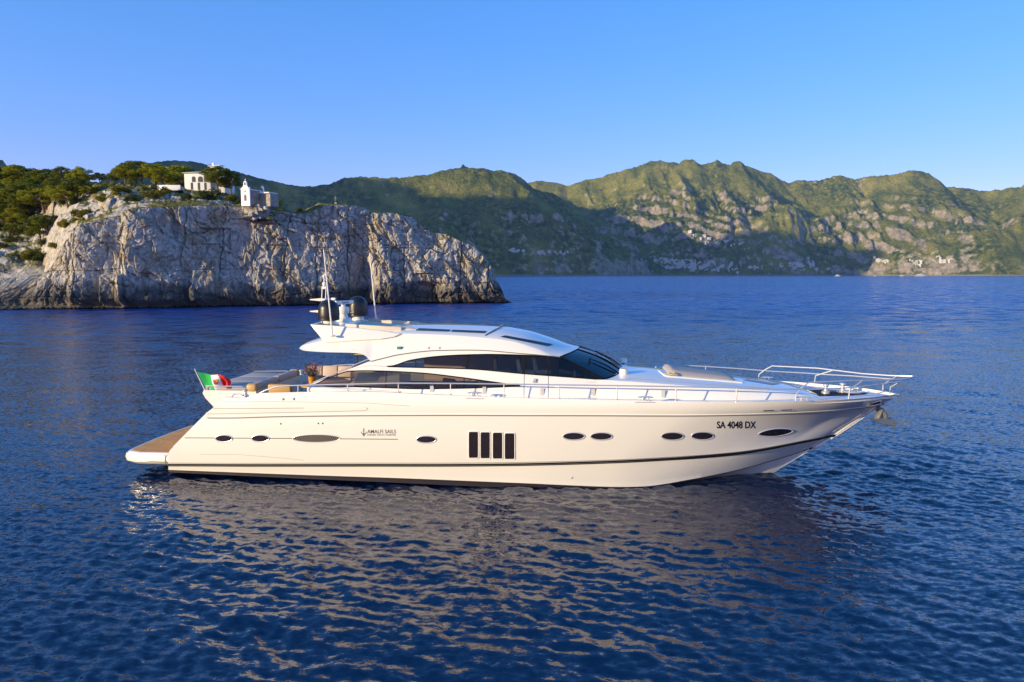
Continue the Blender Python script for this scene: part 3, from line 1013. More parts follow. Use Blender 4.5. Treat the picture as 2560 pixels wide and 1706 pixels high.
# ---- portholes, hull windows, vent
def ellipse_px(cu, cv, ru, rv, tilt=0.0, n=36, pw=2.0):
    out = []
    for k in range(n):
        a = 2 * math.pi * k / n
        c, s = math.cos(a), math.sin(a)
        x = math.copysign(abs(c) ** (2 / pw), c) * ru; y = math.copysign(abs(s) ** (2 / pw), s) * rv
        out.append((cu + x * math.cos(tilt) - y * math.sin(tilt), cv + x * math.sin(tilt) + y * math.cos(tilt)))
    return out
def port(name, px, gname, gmat=DGLASS, fr=0.02, fmat=STEEL):
    P = [cast(BH, u, v, 0.004)[0] for u, v in px]
    c = sum(P, Vector()) / len(P)
    def frame(): return MB().tube(P, fr, 8, closed=True)
    pc = (sum(q[0] for q in px) / len(px), sum(q[1] for q in px) / len(px))
    def pane():
        mb = MB()
        rings = [[cast(BH, pc[0] + (u - pc[0]) * k, pc[1] + (v - pc[1]) * k, 0.007)[0] for u, v in px] for k in (0.98, 0.7, 0.4, 0.02)]
        return mb.grid(rings, wrap=True)
    f1, f2 = both(name, frame, fmat)
    for f, s in ((f1, 1), (f2, -1)):
        mb = pane()
        mb.v = [(x, y * s, z) for x, y, z in mb.v]
        mb.build(gname, gmat, f)
for cu, cv, ru, rv in [(560, 1096.5, 21, 8.5), (651, 1096.5, 21.5, 8.5), (1066, 1099, 24.5, 8.8), (1434.5, 1091, 27, 9.2), (1503.5, 1091, 27, 9.2), (1681, 1090.8, 27.5, 9.6), (1756, 1090, 27.5, 9.6)]:
    port("porthole", ellipse_px(cu, cv, ru, rv), "pane")
port("porthole", ellipse_px(1939, 1081.5, 43, 9.5, math.radians(-5.5), pw=1.75), "pane")
for u0, u1, v0, v1 in [(1171.5, 1196.5, 1079, 1146), (1201, 1226, 1080, 1147), (1231.5, 1257, 1081, 1148), (1261.5, 1287.5, 1082.5, 1149)]:
    port("hull_window", ellipse_px((u0 + u1) / 2, (v0 + v1) / 2, (u1 - u0) / 2, (v1 - v0) / 2, pw=11.0, n=64), "pane", fr=0.018, fmat=GEL)
def vent_slats():
    mb = MB()
    for k in range(-11, 12):
        uc = 791 + k * 5.0
        h = 9.2 * math.sqrt(max(0, 1 - (k / 11.6) ** 2))
        if h < 2: continue
        a, b = cast(BH, uc + h * 0.45, 1096.5 - h * 0.96, 0.016)[0], cast(BH, uc - h * 0.45, 1096.5 + h * 0.96, 0.016)[0]
        mb.tube([a, b], 0.010, 5)
    return mb
port("vent_grille", ellipse_px(791, 1096.5, 59, 9.6), "vent_recess", BLACK, 0.014)
both("vent_slats", vent_slats, TAUPE)
def dot(u, v, r, mt, name):
    def f():
        p, n = cast(BH, u, v, 0.002)
        mb = MB(); rot = n.to_track_quat('Z', 'Y')
        mb.lathe([(0.001, 0.006), (r * 0.8, 0.006), (r, 0.0)], seg=12)
        mb.v = [tuple(rot @ Vector(q) + p) for q in mb.v]
        return mb
    both(name, f, mt)
for u, v in [(702, 1060), (796, 1059), (807, 1059)]: dot(u, v, 0.028, BLACK, "drain_port")
for u, v in [(708.5, 998.5), (735, 998)]: dot(u, v, 0.045, GREY, "fuel_cap")
dot(1430, 1195, 0.04, STEEL, "exhaust_port")
for u0, u1, v0 in [(1907, 1938, 1027.5), (1951, 1984, 1026)]:
    both("vent_slot", lambda: ribbon_px(BH, [(u0, v0), (u1, v0 - 1.2)], 0.06, 0.006, 8), STEEL)
    both("vent_slot", lambda: ribbon_px(BH, [(u0 + 1, v0 - 0.3), (u1 - 3, v0 - 1.5)], 0.03, 0.010, 8), BLACK)

# ---- swim platform and transom
def platform_outline(ins=0.0, zr=0.0):
    y = 2.36 - ins
    xa, xf = -14.22 + ins, -11.2
    pts = []
    for k in range(33):
        w = -1 + 2 * k / 32
        # convex aft edge with rounded quarters
        r = abs(w)
        x = xa + 0.02 + 0.14 * r ** 2 + 0.50 * max(0, (r - 0.86) / 0.14) ** 2.2
        pts.append((x, y * w))
    return [(xf, -y)] + pts + [(xf, y)]
def platform():
    mb = MB()
    z1, z0 = 0.80, 0.40
    secs = [(0.10, z0), (0.02, z0 + 0.08), (0.0, z0 + 0.2), (0.03, z1 - 0.07), (0.10, z1)]
    rings = [[(x, y, z) for x, y in platform_outline(i)] for i, z in secs]
    mb.grid(np.array(rings))
    top = rings[-1]; mb.add([(-11.2, 0, z1)] + top, [(0, i, i + 1) for i in range(1, len(top))])
    bot = rings[0]; mb.add([(-11.2, 0, z0)] + bot, [(0, i + 1, i) for i in range(1, len(bot))])
    return mb
PLAT = platform().build("swim_platform", GEL, yacht)
def teak_deck():
    o = platform_outline(0.16)
    o = [(min(x, -11.25), y) for x, y in o]
    P = [(x, y, 0.806) for x, y in o]
    Q = [(x, y, 0.79) for x, y in o]
    mb = MB(); mb.add(P + [(-11.25, 0, 0.806)], [(i, i + 1, len(P)) for i in range(len(P) - 1)])
    mb.grid([Q, P])
    return mb
teak_deck().build("teak_deck", TEAK, PLAT)
def plat_seam():
    return MB().box((-12.42, -2.362, 0.60), (0.012, 0.02, 0.36))
both("platform_seam", plat_seam, GREY, PLAT)
def plat_slot(): return MB().box((-13.2, -2.29, 0.64), (0.42, 0.03, 0.085), Matrix.Rotation(math.radians(-8), 3, 'Z'), bev=0.01)
both("platform_vent", plat_slot, BLACK, PLAT)
def plat_line(): return MB().tube([(-13.5, -2.31, 0.52), (-12.6, -2.372, 0.51), (-11.3, -2.45, 0.50), (-10.9, -2.50, 0.50)], 0.012, 5)
both("platform_groove", plat_line, GREY, PLAT)
def transom():
    """the stern between the swept quarters: a sloping centre with steps each side"""
    mb = MB()
    prof = [(-11.75, 0.30), (-11.72, 0.80), (-11.55, 1.4), (-11.05, 2.05), (-10.75, 2.45), (-10.72, 2.62)]
    ys = [-1.55, -1.5, 0, 1.5, 1.55]
    mb.grid([[(x - 0.10 * (1 - (y / 1.6) ** 2), y, z) for y in ys] for x, z in prof])
    for s in (1, -1):
        for k in range(6):
            x0 = -11.75 + k * 0.27; z = 0.80 + (k + 1) * 0.27
            mb.box((x0 + 0.6, s * 1.98, z - 0.14), (1.2 - 0.0 * k, 0.86, 0.28))
    return mb
transom().build("transom", GEL, yacht)
def quarter_inner():
    """inside wall of the swept stern quarter"""
    A = [Vector(G[i, 0]) - Vector((0, 0, 0.10 if i < 8 else 0.0)) for i in range(0, 23)]
    B = [Vector((p.x + 0.05, p.y + 0.13, p.z)) for p in A]
    C = [Vector((p.x + 0.8, p.y + 0.13, p.z)) for p in A]
    return MB().grid([A, B, C])
both("stern_quarter", quarter_inner, GEL)
def quarter_trim():
    A = [Vector(G[i, 0]) + Vector((-0.004, 0.06, 0.0)) for i in range(4, 17)]
    return MB().tube(A, 0.022, 6)
both("quarter_handrail", quarter_trim, STEEL)
both("quarter_strip", lambda: MB().tube([Vector(G[i, 0]) + Vector((-0.01, 0.10, 0.0)) for i in range(6, 15)], 0.03, 6), BLACK)

# ---- decks
def dz(x): return zS(x) - 0.10
def foredeck():
    xs = np.linspace(-6.4, 12.7, 90)
    mb = MB()
    P = []
    for x in xs:
        b = max(0.005, bS(x) - 0.065)
        P.append([(x, -b + 2 * b * k / 8, dz(x) + 0.03 * (1 - (2 * k / 8 - 1) ** 2)) for k in range(9)])
    mb.grid(P)
    return mb
foredeck().build("main_deck", GELS, yacht)
def cockpit():
    mb = MB()
    mb.box((-8.6, 0, 2.22), (4.6, 4.6, 0.1))
    for s in (1, -1):
        xs = np.linspace(-10.1, -6.3, 24)
        out = [(x, s * (bS(x) - 0.065), zS(x) - 0.03) for x in xs]
        inn = [(x, s * (bS(x) - 0.42), zS(x) - 0.05) for x in xs]
        low = [(x, s * (bS(x) - 0.46), 2.25) for x in xs]
        mb.grid([out, inn, low])
    return mb
cockpit().build("cockpit", GEL, yacht)
# ---- deckhouse, lofted between surveyed edges
def ysup(x, z):
    y = np.interp(z, [2.6, 3.0, 3.5, 4.0, 4.5, 5.0, 5.6], [2.30, 2.28, 2.20, 2.08, 1.92, 1.72, 1.5])
    return float(y - 0.30 * max(0.0, (x + 1.0) / 4.0) ** 2 * (1 if x < 3 else 1))
def sline(px): return [bfn(u, v, ysup, 8) for u, v in px]
def cz(L): return Curve([(p.x, p.z) for p in L])
q1 = sline([(775, 965), (786, 964), (840, 966), (899, 967.5), (975, 970), (1033, 972), (1146, 971), (1230, 968.5), (1305, 965), (1507, 955)])
q2 = sline([(775, 963), (786, 961.5), (820, 945.5), (863, 929), (924, 927.5), (965, 928.5), (1052, 933), (1154, 944.5), (1240, 956.5), (1305, 964.5), (1507, 954.5)])
q3 = sline([(775, 962), (870, 928), (924, 915), (972, 917), (1168, 922.5), (1308, 934.5), (1420, 943), (1507, 949.5)])
q4 = sline([(775, 961.8), (870, 927.8), (924, 914.5), (972, 916), (1027, 901), (1094, 891.5), (1168, 887.5), (1232, 886.5), (1308, 888.5), (1370, 891.5), (1400, 894), (1450, 918), (1507, 949)])
q5 = sline([(768, 964), (850, 933), (924, 904), (940, 899.5), (1002, 885.5), (1094, 876), (1186, 875), (1308, 884), (1382, 890.5), (1400, 892.5), (1450, 916.5), (1507, 948.5)])
H1, H2, H3, H4, H5 = [cz(q) for q in (q1, q2, q3, q4, q5)]
hx0, hx1 = q5[0].x, q5[-1].x
HX = np.linspace(hx0 + 0.02, hx1, 190)
def hrow(zf): return np.array([[x, 0, zf(x)] for x in HX])
Z0 = np.array([dz(x) - 0.02 for x in HX])
Z5 = np.maximum(H5(HX), Z0 + 0.02)
Z4 = np.minimum(H4(HX), Z5 - 0.004); Z3 = np.minimum(H3(HX), Z4)
Z2 = np.minimum(H2(HX), Z3 - 0.004); Z1 = np.minimum(H1(HX), Z2)
Z1 = np.maximum(Z1, Z0 + 0.01); Z2 = np.maximum(Z2, Z1); Z3 = np.maximum(Z3, Z2); Z4 = np.maximum(Z4, Z3); Z5 = np.maximum(Z5, Z4 + 0.002)
def srow(Z, dy=0.0): return [(x, -(ysup(x, z) + dy), z) for x, z in zip(HX, Z)]
def sstrip(mb, A, B, n, dy=0.0, only=None):
    rows_ = [srow(A + (B - A) * i / n, dy) for i in range(n + 1)]
    P = np.array(rows_)
    if only is None: return mb.grid(P)
    keep = only
    b = len(mb.v); m = P.shape[1]
    mb.v += [tuple(q) for q in P.reshape(-1, 3)]
    for i in range(n):
        for j in range(m - 1):
            if keep[j] or keep[j + 1]:
                mb.f.append((b + i * m + j, b + i * m + j + 1, b + (i + 1) * m + j + 1, b + (i + 1) * m + j)); mb.m.append(0)
    return mb
def house_side():
    mb = MB()
    sstrip(mb, Z0, Z1, 5); sstrip(mb, Z2, Z3, 6); sstrip(mb, Z4, Z5, 3)
    return mb
hs = both("deckhouse_side", house_side, GEL, autosmooth=30)
lo_k, up_k = (Z2 - Z1) > 0.012, (Z4 - Z3) > 0.012
def win_lo(): return sstrip(MB(), Z1, Z2, 3, -0.012, lo_k)
def win_up(): return sstrip(MB(), Z3, Z4, 4, -0.012, up_k)
wl = both("saloon_window", win_lo, GLASS)
wu = both("upper_window", win_up, GLASS)
def edge_seal(Za, Zb, k):
    idx = np.where(k)[0]
    top = [Vector((HX[i], -(ysup(HX[i], Zb[i]) + 0.002), Zb[i])) for i in idx]
    bot = [Vector((HX[i], -(ysup(HX[i], Za[i]) + 0.002), Za[i])) for i in idx]
    return MB().tube(top + bot[::-1], 0.022, 6, closed=True)
for w_, Za, Zb, k in ((wl, Z1, Z2, lo_k), (wu, Z3, Z4, up_k)):
    o = edge_seal(Za, Zb, k).build("window_seal", BLACK, w_[0])
    c = o.copy(); c.data = o.data.copy(); COL.objects.link(c); c.parent = w_[1]
    for v in c.data.vertices: v.co.y *= -1
    c.data.flip_normals()
def mullion(u, w, Za, Zb, v0):
    x = bfn(u, v0, ysup).x
    za, zb = np.interp(x, HX, Za), np.interp(x, HX, Zb)
    P = [Vector((x + 0.0, -(ysup(x, z) - 0.002), z)) for z in np.linspace(za, zb, 8)]
    return MB().grid([[p + Vector((-w / 2, 0, 0)) for p in P], [p + Vector((w / 2, 0, 0)) for p in P]])
for u, w, Za, Zb, v0 in [(1168, 0.09, Z3, Z4, 905), (1232, 0.05, Z3, Z4, 905), (1310, 0.10, Z3, Z4, 910), (1371, 0.07, Z3, Z4, 915), (965, 0.03, Z1, Z2, 950), (1160, 0.03, Z1, Z2, 958)]:
    both("window_pillar", lambda: mullion(u, w, Za, Zb, v0), BLACK)
# smoked corner panel ahead of the last pillar and side door seams
for u in (1310, 1370.5):
    x = bfn(u, 960, ysup).x
    both("door_seam", lambda: MB().tube([(x, -(ysup(x, z) + 0.002), z) for z in np.linspace(dz(x) + 0.02, np.interp(x, HX, Z3), 8)], 0.008, 5), GREY)

# ---- roof
qR = sline([(749, 868), (758, 863.5), (812, 853), (880, 847), (950, 841), (1001, 835), (1094, 837.5), (1204, 845), (1278, 854), (1339, 872), (1382, 888), (1400, 892)])
qL = sline([(749, 872.5), (760, 877), (822, 881), (870, 882), (899, 884), (918, 893), (925, 903), (945, 898.5), (1002, 885.5), (1094, 876), (1186, 875), (1308, 884), (1382, 890.3), (1400, 892.5)])
HR, HL = cz(qR), cz(qL)
rx0, rx1 = qR[0].x, qR[-1].x
yR = lambda x, z: ysup(x, z)
RN = 110
RXS = np.linspace(rx0, rx1, RN)
RZL = np.minimum(HL(RXS), HR(RXS) - 0.004)
RZR = HR(RXS)
vis = bpt(1448, 868, 0.0)                       # middle of the visor's front edge
def roof_pt(i, w):
    """w: -1 starboard edge .. 1 port edge"""
    x, z = RXS[i], RZR[i]
    y = ysup(x, z) - 0.06
    f = (i / (RN - 1)) ** 2.6
    crown = np.interp(x, [rx0, -5, -1, rx1], [0.10, 0.16, 0.20, 0.0])
    a = abs(w)
    zc = crown * (1 - a ** 2.4) + (vis.z - RZR[-1]) * f * (1 - a ** 2)
    return (x + (vis.x - rx1) * f * (1 - a ** 2.2), w * y, z + 0.03 * (1 - a ** 10) + zc)
def roof():
    mb = MB()
    W = [-1, -0.985, -0.96, -0.92, -0.86, -0.75, -0.6, -0.4, -0.2, 0, 0.2, 0.4, 0.6, 0.75, 0.86, 0.92, 0.96, 0.985, 1]
    top = [[roof_pt(i, w) for w in W] for i in range(RN)]
    mb.grid(top)
    for s in (1, -1):
        rows_ = []
        for k in range(7):
            t = k / 6
            r_ = []
            for i in range(RN):
                z = RZL[i] + (RZR[i] - RZL[i]) * t
                bulge = 0.05 * math.sin(math.pi * t) * min(1, (RZR[i] - RZL[i]) / 0.4)
                y = ysup(RXS[i], z) * (1 - t) + (ysup(RXS[i], RZR[i]) - 0.06) * t + bulge + 0.012 * (1 - t)
                r_.append((RXS[i], -s * y, z))
            rows_.append(r_)
        mb.grid(rows_)
    # underside of the aft overhang and its rounded lip
    xi = [i for i in range(RN) if RXS[i] < qL[6].x + 0.3]
    under = [[(RXS[i], (-1 + 2 * k / 10) * (ysup(RXS[i], RZL[i]) + 0.012), RZL[i] + 0.08 * (1 - (-1 + 2 * k / 10) ** 2)) for k in range(11)] for i in xi]
    mb.grid(under)
    i = 0
    lip = [[roof_pt(0, -1 + 2 * k / 10) for k in range(11)], [(RXS[0] - 0.05, p[1], (p[2] + under[0][k][2]) / 2) for k, p in enumerate([roof_pt(0, -1 + 2 * k / 10) for k in range(11)])], under[0]]
    mb.grid(lip)
    # liner under the rest of the roof
    xs = [i for i in range(RN) if RXS[i] >= qL[6].x + 0.25]
    mb.grid([[(RXS[i], (-1 + 2 * k / 6) * (ysup(RXS[i], RZR[i]) - 0.12), RZR[i] - 0.10) for k in range(7)] for i in xs], mi=1)
    return mb
ROOF = roof().build("roof", [GEL, LINER], yacht, autosmooth=40)
BR = bvh_of(ROOF)
both("roof_crease", lambda: MB().tube([(RXS[i], -(ysup(RXS[i], RZL[i]) + 0.016), RZL[i] - 0.008) for i in range(RN) if qL[6].x < RXS[i]], 0.016, 6), GREY)
def on_roof(bv, px4, off=0.012, n=8, m=4):
    (a, b, c, d) = px4
    P = []
    for j in range(m + 1):
        r_ = []
        for i in range(n + 1):
            s, t = i / n, j / m
            u = (a[0] * (1 - s) + b[0] * s) * (1 - t) + (d[0] * (1 - s) + c[0] * s) * t
            v = (a[1] * (1 - s) + b[1] * s) * (1 - t) + (d[1] * (1 - s) + c[1] * s) * t
            p, nn = cast(bv, u, v, off)
            r_.append(p)
        P.append(r_)
    return MB().grid(P)
for quad in ([(1039, 827), (1122, 830), (1126.5, 825), (1048, 821.3)], [(1127, 830.3), (1212, 834), (1216, 828.5), (1131, 825.3)]):
    both("roof_hatch", lambda: on_roof(BR, quad), PANEL)
both("roof_hatch", lambda: on_roof(BR, [(1250, 843), (1370, 866.6), (1383, 861.5), (1263, 839.5)]), PANEL)
# seam between sliding roof and visor
def seam_roof(xr):
    i = int(np.argmin(np.abs(RXS - xr)))
    return MB().tube([Vector(roof_pt(i, w)) + Vector((0.25 * (1 - abs(w) ** 2), 0, 0.012)) for w in np.linspace(-0.93, 0.93, 24)], 0.018, 6)
seam_roof(bfn(1204, 845, ysup).x).build("roof_seam", GREY, yacht)
for u, v in [(1140.5, 869), (1072, 870.5), (1099, 870.5)]:
    p, n = cast(BR, u, v)
    if u > 1110: continue
    def vent(): 
        mb = MB(); rot = n.to_track_quat('Z', 'Y'); mb.lathe([(0.001, 0.014), (0.03, 0.014), (0.045, 0.0)], seg=12); mb.v = [tuple(rot @ Vector(q) + p) for q in mb.v]; return mb
    both("roof_vent", vent, STEEL)
def side_light():
    p, n = cast(BR, 999, 870)
    return MB().box(p, (0.17, 0.10, 0.09), bev=0.015)
both("side_light", side_light, mat("green_lens", (0.05, 0.22, 0.20), 0.2))

# ---- radar arch: two raked fins carrying an aft platform, a sunbed let in between
ya = 1.72
fin_px = [(774, 811), (848, 815.5), (950, 827), (1003, 835), (985, 843), (950, 849), (880, 853), (812, 858)]
FIN = [bfn(u, v, lambda x, z: ysup(x, z) + 0.01) for u, v in fin_px]
def fin():
    mb = MB()
    out = FIN
    inn = [Vector((p.x, p.y + 0.34, p.z - 0.0)) for p in out]
    bm = bmesh.new()
    a = [bm.verts.new(p) for p in out]; b = [bm.verts.new(p) for p in inn]
    bm.faces.new(a); bm.faces.new(b[::-1])
    n = len(a)
    for i in range(n): bm.faces.new((a[i], b[i], b[(i + 1) % n], a[(i + 1) % n]))
    bmesh.ops.recalc_face_normals(bm, faces=bm.faces)
    bmesh.ops.bevel(bm, geom=[e for e in bm.edges], offset=0.03, segments=3, profile=0.5, affect='EDGES')
    return mb.bm(bm)
both("arch_fin", fin, GEL)
AZ = FIN[1].z
def arch_deck():
    mb = MB()
    x0, x1 = FIN[0].x, bpt(885, 800, 0).x
    ye = -FIN[0].y - 0.02
    prof = [(x0 + 0.02, FIN[0].z - 0.01), (x0 + 0.3, FIN[0].z + 0.015), (x1 - 0.3, AZ + 0.03), (x1, AZ + 0.015), (x1 + 0.12, AZ - 0.35), (x0 + 0.75, AZ - 0.42), (x0 + 0.25, FIN[0].z - 0.30)]
    ys = np.linspace(-ye, ye, 13)
    P = [[(x, y, z + 0.05 * (1 - (y / ye) ** 2)) for y in ys] for x, z in prof + prof[:1]]
    return mb.grid(P)
arch_deck().build("arch_deck", GEL, yacht, autosmooth=40)
def sunbed():
    mb = MB()
    x0, x1 = bpt(893, 815, 0).x, bpt(1060, 815, 0).x
    for y0, y1 in ((-1.30, -0.02), (0.02, 1.30)):
        n = 10
        top, bot = [], []
        for i in range(n + 1):
            x = x0 + (x1 - x0) * i / n
            zb = HR(min(x, rx1)) + 0.04
            top.append(x); bot.append(zb)
        P = []
        for i in range(n + 1):
            t = i / n
            h = 0.14 + 0.30 * (1 - t) ** 3
            e = 0.05 if i in (0, n) else 0.0
            P.append([(top[i], y0 + 0.0, bot[i] - 0.1), (top[i], y0, bot[i] + h - 0.06), (top[i], y0 + 0.06, bot[i] + h - e), (top[i], y1 - 0.06, bot[i] + h - e), (top[i], y1, bot[i] + h - 0.06), (top[i], y1, bot[i] - 0.1)])
        mb.grid(P)
        mb.add(P[0], [(0, 1, 2, 3, 4, 5)]); mb.add(P[-1], [(5, 4, 3, 2, 1, 0)])
    return mb
sunbed().build("roof_sunbed", CREAM, yacht)
def sunbed_back():
    return MB().box((bpt(960, 812, 0).x, -1.34, AZ - 0.16), (2.0, 0.10, 0.34), Matrix.Rotation(math.radians(3), 3, 'Y'), bev=0.03)
both("sunbed_backrest", sunbed_back, CREAM)

def dome(u, vt, vb, ru, ys, name="satellite_dome"):
    a, b = bpt(u, vb, ys), bpt(u, vt, ys)
    h = b.z - a.z
    r = (bpt(u + ru, vb, ys) - a).length
    prof = [(0.001, h)]
    for k in range(1, 13):
        t = math.pi / 2 * k / 12
        prof.append((r * 0.98 * math.sin(t), h - r * 0.92 * (1 - math.cos(t))))
    prof += [(r, h * 0.30), (r, h * 0.16), (r * 0.99, h * 0.14), (r * 0.99, h * 0.02), (r * 0.90, 0.0), (r * 0.5, -0.02)]
    o = MB().lathe(prof, (a.x, -ys, a.z), seg=40).build(name, DOME, yacht, autosmooth=50)
    z0 = a.z
    MB().lathe([(r * 0.55, 0.01), (r * 0.55, -0.05), (r * 0.62, -0.09), (r * 0.62, -0.16)], (a.x, -ys, z0), seg=24).build("dome_foot", GEL, o)
dome(822.5, 749, 801, 25.5, 0.95)
dome(895, 740, 790, 23.5, -0.95)
def radar():
    b = bpt(858, 800, 0.05)
    t = bpt(858, 760, 0.05)
    h = t.z - b.z
    mb = MB()
    mb.lathe([(0.30, -0.05), (0.28, 0.05), (0.17, 0.10), (0.14, h * 0.35), (0.20, h * 0.42), (0.23, h * 0.62), (0.20, h * 0.80), (0.08, h * 0.86), (0.07, h)], (b.x, 0.0, b.z), seg=24)
    return mb
RAD = radar().build("radar_pedestal", GEL, yacht)
rb0, rb1 = bpt(838, 757.5, 0.35), bpt(882, 755.5, -0.45)
def radar_bar():
    mb = MB()
    c = (rb0 + rb1) / 2
    d = rb1 - rb0
    ang = math.atan2(d.y, d.x)
    mb.box(c, (d.length, 0.11, 0.14), Matrix.Rotation(ang, 3, 'Z'), bev=0.02)
    return mb
RBAR = radar_bar().build("radar_scanner", GEL, RAD)
def small_mast():
    b, t = bpt(800, 800, 0.0), bpt(803.5, 716, 0.0)
    mb = MB()
    off = Vector((0, 0.25, 0))
    for dx in (-0.06, 0.09):
        mb.tube([b + off + Vector((dx, 0, 0)), Vector((t.x + dx, t.y + 0.25, t.z))], 0.020, 8)
    top = bpt(804, 694, 0.0) + off
    mb.tube([Vector((t.x + 0.02, t.y + 0.25, t.z)), top], [0.03, 0.02], 8)
    mb.lathe([(0.001, 0.10), (0.05, 0.08), (0.05, 0.0), (0.02, -0.02)], top, seg=12)
    mb.box(Vector((t.x + 0.03, t.y + 0.25, t.z - 0.06)), (0.18, 0.14, 0.10), bev=0.02)
    mb.lathe([(0.04, 0.13), (0.07, 0.11), (0.08, 0.02), (0.05, -0.02)], Vector((t.x + 0.03, t.y + 0.25, t.z + 0.02)), seg=14)
    mb.tube([Vector((t.x + 0.0, t.y + 0.25, t.z + 0.42)), Vector((t.x + 0.12, t.y + 0.25, t.z + 0.42))], 0.02, 6)
    return mb
MAST = small_mast().build("light_mast", GEL, yacht)
for v in (749, 778):
    p = bpt(799, v, -0.25)
    def wing():
        mb = MB()
        prof = [(0.30, -0.02), (0.10, -0.05), (-0.25, -0.02), (-0.30, 0.0), (-0.25, 0.02), (0.10, 0.05), (0.30, 0.03)]
        mb.prism([(p.x + a, p.y - 0.25, p.z + c) for a, c in prof], (0, 0.6, 0))
        return mb
    wing().build("mast_spreader", GEL, MAST)
horn = bpt(834, 748, -0.25)
MB().box(horn, (0.16, 0.14, 0.10), bev=0.02).build("mast_lamp", GEL, MAST)
def whip(u0, v0, u1, v1, ys0, ys1):
    a, b = bpt(u0, v0, ys0), bpt(u1, v1, ys1)
    mb = MB()
    mb.tube([a, a + (b - a) * 0.5, b], [0.030, 0.024, 0.018], 8)
    return mb
AN1 = whip(831, 838, 809, 624, 1.95, 1.95).build("whip_antenna", GEL, yacht)
MB().box(bpt(832, 840, 1.93), (0.16, 0.12, 0.06), bev=0.015).build("antenna_base", STEEL, AN1)
AN2 = whip(940, 797, 924, 633, -1.75, -1.75).build("whip_antenna", GEL, yacht)
MB().box(bpt(940, 797, -1.75), (0.14, 0.12, 0.06), bev=0.015).build("antenna_base", STEEL, AN2)

# ---- windscreen
ws_top = [Vector(roof_pt(RN - 1, w)) + Vector((-0.03, 0, -0.03)) for w in np.linspace(-1, 1, 25)]
pb = bfn(1507, 949, ysup)                       # foot of the near pillar
ws_mid = bpt(1556, 921, 0.0)
ws_bot = []
for w in np.linspace(-1, 1, 25):
    a = abs(w)
    ws_bot.append(Vector((ws_mid.x + (pb.x - ws_mid.x) * a ** 2.6, w * -pb.y, ws_mid.z + (pb.z - ws_mid.z) * a ** 1.6)))
def windscreen():
    P = []
    for k in range(9):
        t = k / 8
        P.append([a.lerp(b, t) + Vector((0.05, 0, 0.10)) * math.sin(math.pi * t) * (1 - 0.6 * abs(-1 + 2 * i / 24)) for i, (a, b) in enumerate(zip(ws_top, ws_bot))])
    return MB().grid(P)
WSC = windscreen().build("windscreen", WSGLASS, yacht)
for w in (-0.34, 0.34):
    i = int(round((w + 1) / 2 * 24))
    P = [ws_top[i].lerp(ws_bot[i], t / 8) + Vector((0.05, 0, 0.10)) * math.sin(math.pi * t / 8) * 0.8 + Vector((0.004, 0, 0.006)) for t in range(9)]
    MB().tube(P, 0.022, 6).build("windscreen_pillar", BLACK, WSC)
both("front_pillar", lambda: MB().tube([ws_top[0].lerp(ws_bot[0], t / 8) + Vector((0.01, -0.004, 0.01)) for t in range(9)], 0.05, 8), BLACK)
MB().tube([p + Vector((0.01, 0, 0.005)) for p in ws_bot], 0.045, 8).build("windscreen_sill", BLACK, WSC)
def wiper(w):
    i = (w + 1) / 2 * 24
    def wp(ii, t, off=0.05):
        a = int(min(23, max(0, ii))); f = ii - a
        p0 = ws_top[a].lerp(ws_bot[a], t) ; p1 = ws_top[a + 1].lerp(ws_bot[a + 1], t)
        return p0.lerp(p1, f) + Vector((0.05, 0, 0.10)) * math.sin(math.pi * t) * (1 - 0.6 * abs(w)) + Vector((off * 0.5, 0, off))
    mb = MB()
    mb.tube([wp(i, 1.0, 0.03), wp(i - 0.6, 0.72, 0.07), wp(i - 1.2, 0.42, 0.06)], [0.02, 0.016, 0.012], 6)
    mb.tube([wp(i + 0.35, 1.0, 0.03), wp(i - 0.3, 0.72, 0.07), wp(i - 1.0, 0.45, 0.06)], [0.014, 0.012, 0.010], 6)
    mb.tube([wp(i - 2.6, 0.50, 0.04), wp(i + 0.2, 0.36, 0.04)], 0.016, 6)
    mb.box(wp(i + 0.1, 1.0, 0.02), (0.12, 0.16, 0.08), bev=0.02)
    return mb
for w in (-0.62, -0.05, 0.52): wiper(w).build("windscreen_wiper", BLACK, WSC)

# ---- coachroof of the foredeck
qT = []
TYE = Curve([(2.0, 2.02), (3.0, 1.98), (4.5, 1.92), (6.5, 1.76), (8.2, 1.48), (9.3, 1.18), (10, 0.9)])
for u, v in [(1511, 950), (1614, 957), (1763, 968), (1900, 976), (1990, 982), (2032, 990)]: qT.append(bfn(u, v, lambda x, z: TYE(x)))
TZ = cz(qT)
tx0, tx1 = qT[0].x - 0.25, qT[-1].x
TCROWN = Curve([(tx0, ws_mid.z - TZ(tx0) - 0.02), (tx0 + 1.2, 0.26), (6.5, 0.20), (9.5, 0.10), (11, 0.05)])
TW = [-1, -0.98, -0.94, -0.85, -0.7, -0.5, -0.25, 0, 0.25, 0.5, 0.7, 0.85, 0.94, 0.98, 1]
def tpt(x, w, off=0.0):
    a = abs(w)
    return Vector((x, w * TYE(x), TZ(x) + TCROWN(x) * (1 - a ** 2.0) + off))
def coachroof():
    mb = MB()
    xs = np.linspace(tx0, tx1, 60)
    P = []
    for x in xs:
        y = TYE(x)
        r_ = [(x, -(y + 0.16), dz(x) - 0.01), (x, -(y + 0.11), dz(x) * 0.65 + TZ(x) * 0.35), (x, -(y + 0.05), dz(x) * 0.2 + TZ(x) * 0.8), (x, -(y + 0.02), TZ(x) - 0.03)]
        r_ += [tuple(tpt(x, w)) for w in TW]
        r_ += [(q[0], -q[1], q[2]) for q in r_[:4][::-1]]
        P.append(r_)
    mb.grid(P)
    # sloping nose
    nose = [(tx1 + 0.45, q[1] * 0.8, dz(tx1 + 0.4)) for q in P[-1]]
    mb.grid([P[-1], nose])
    return mb
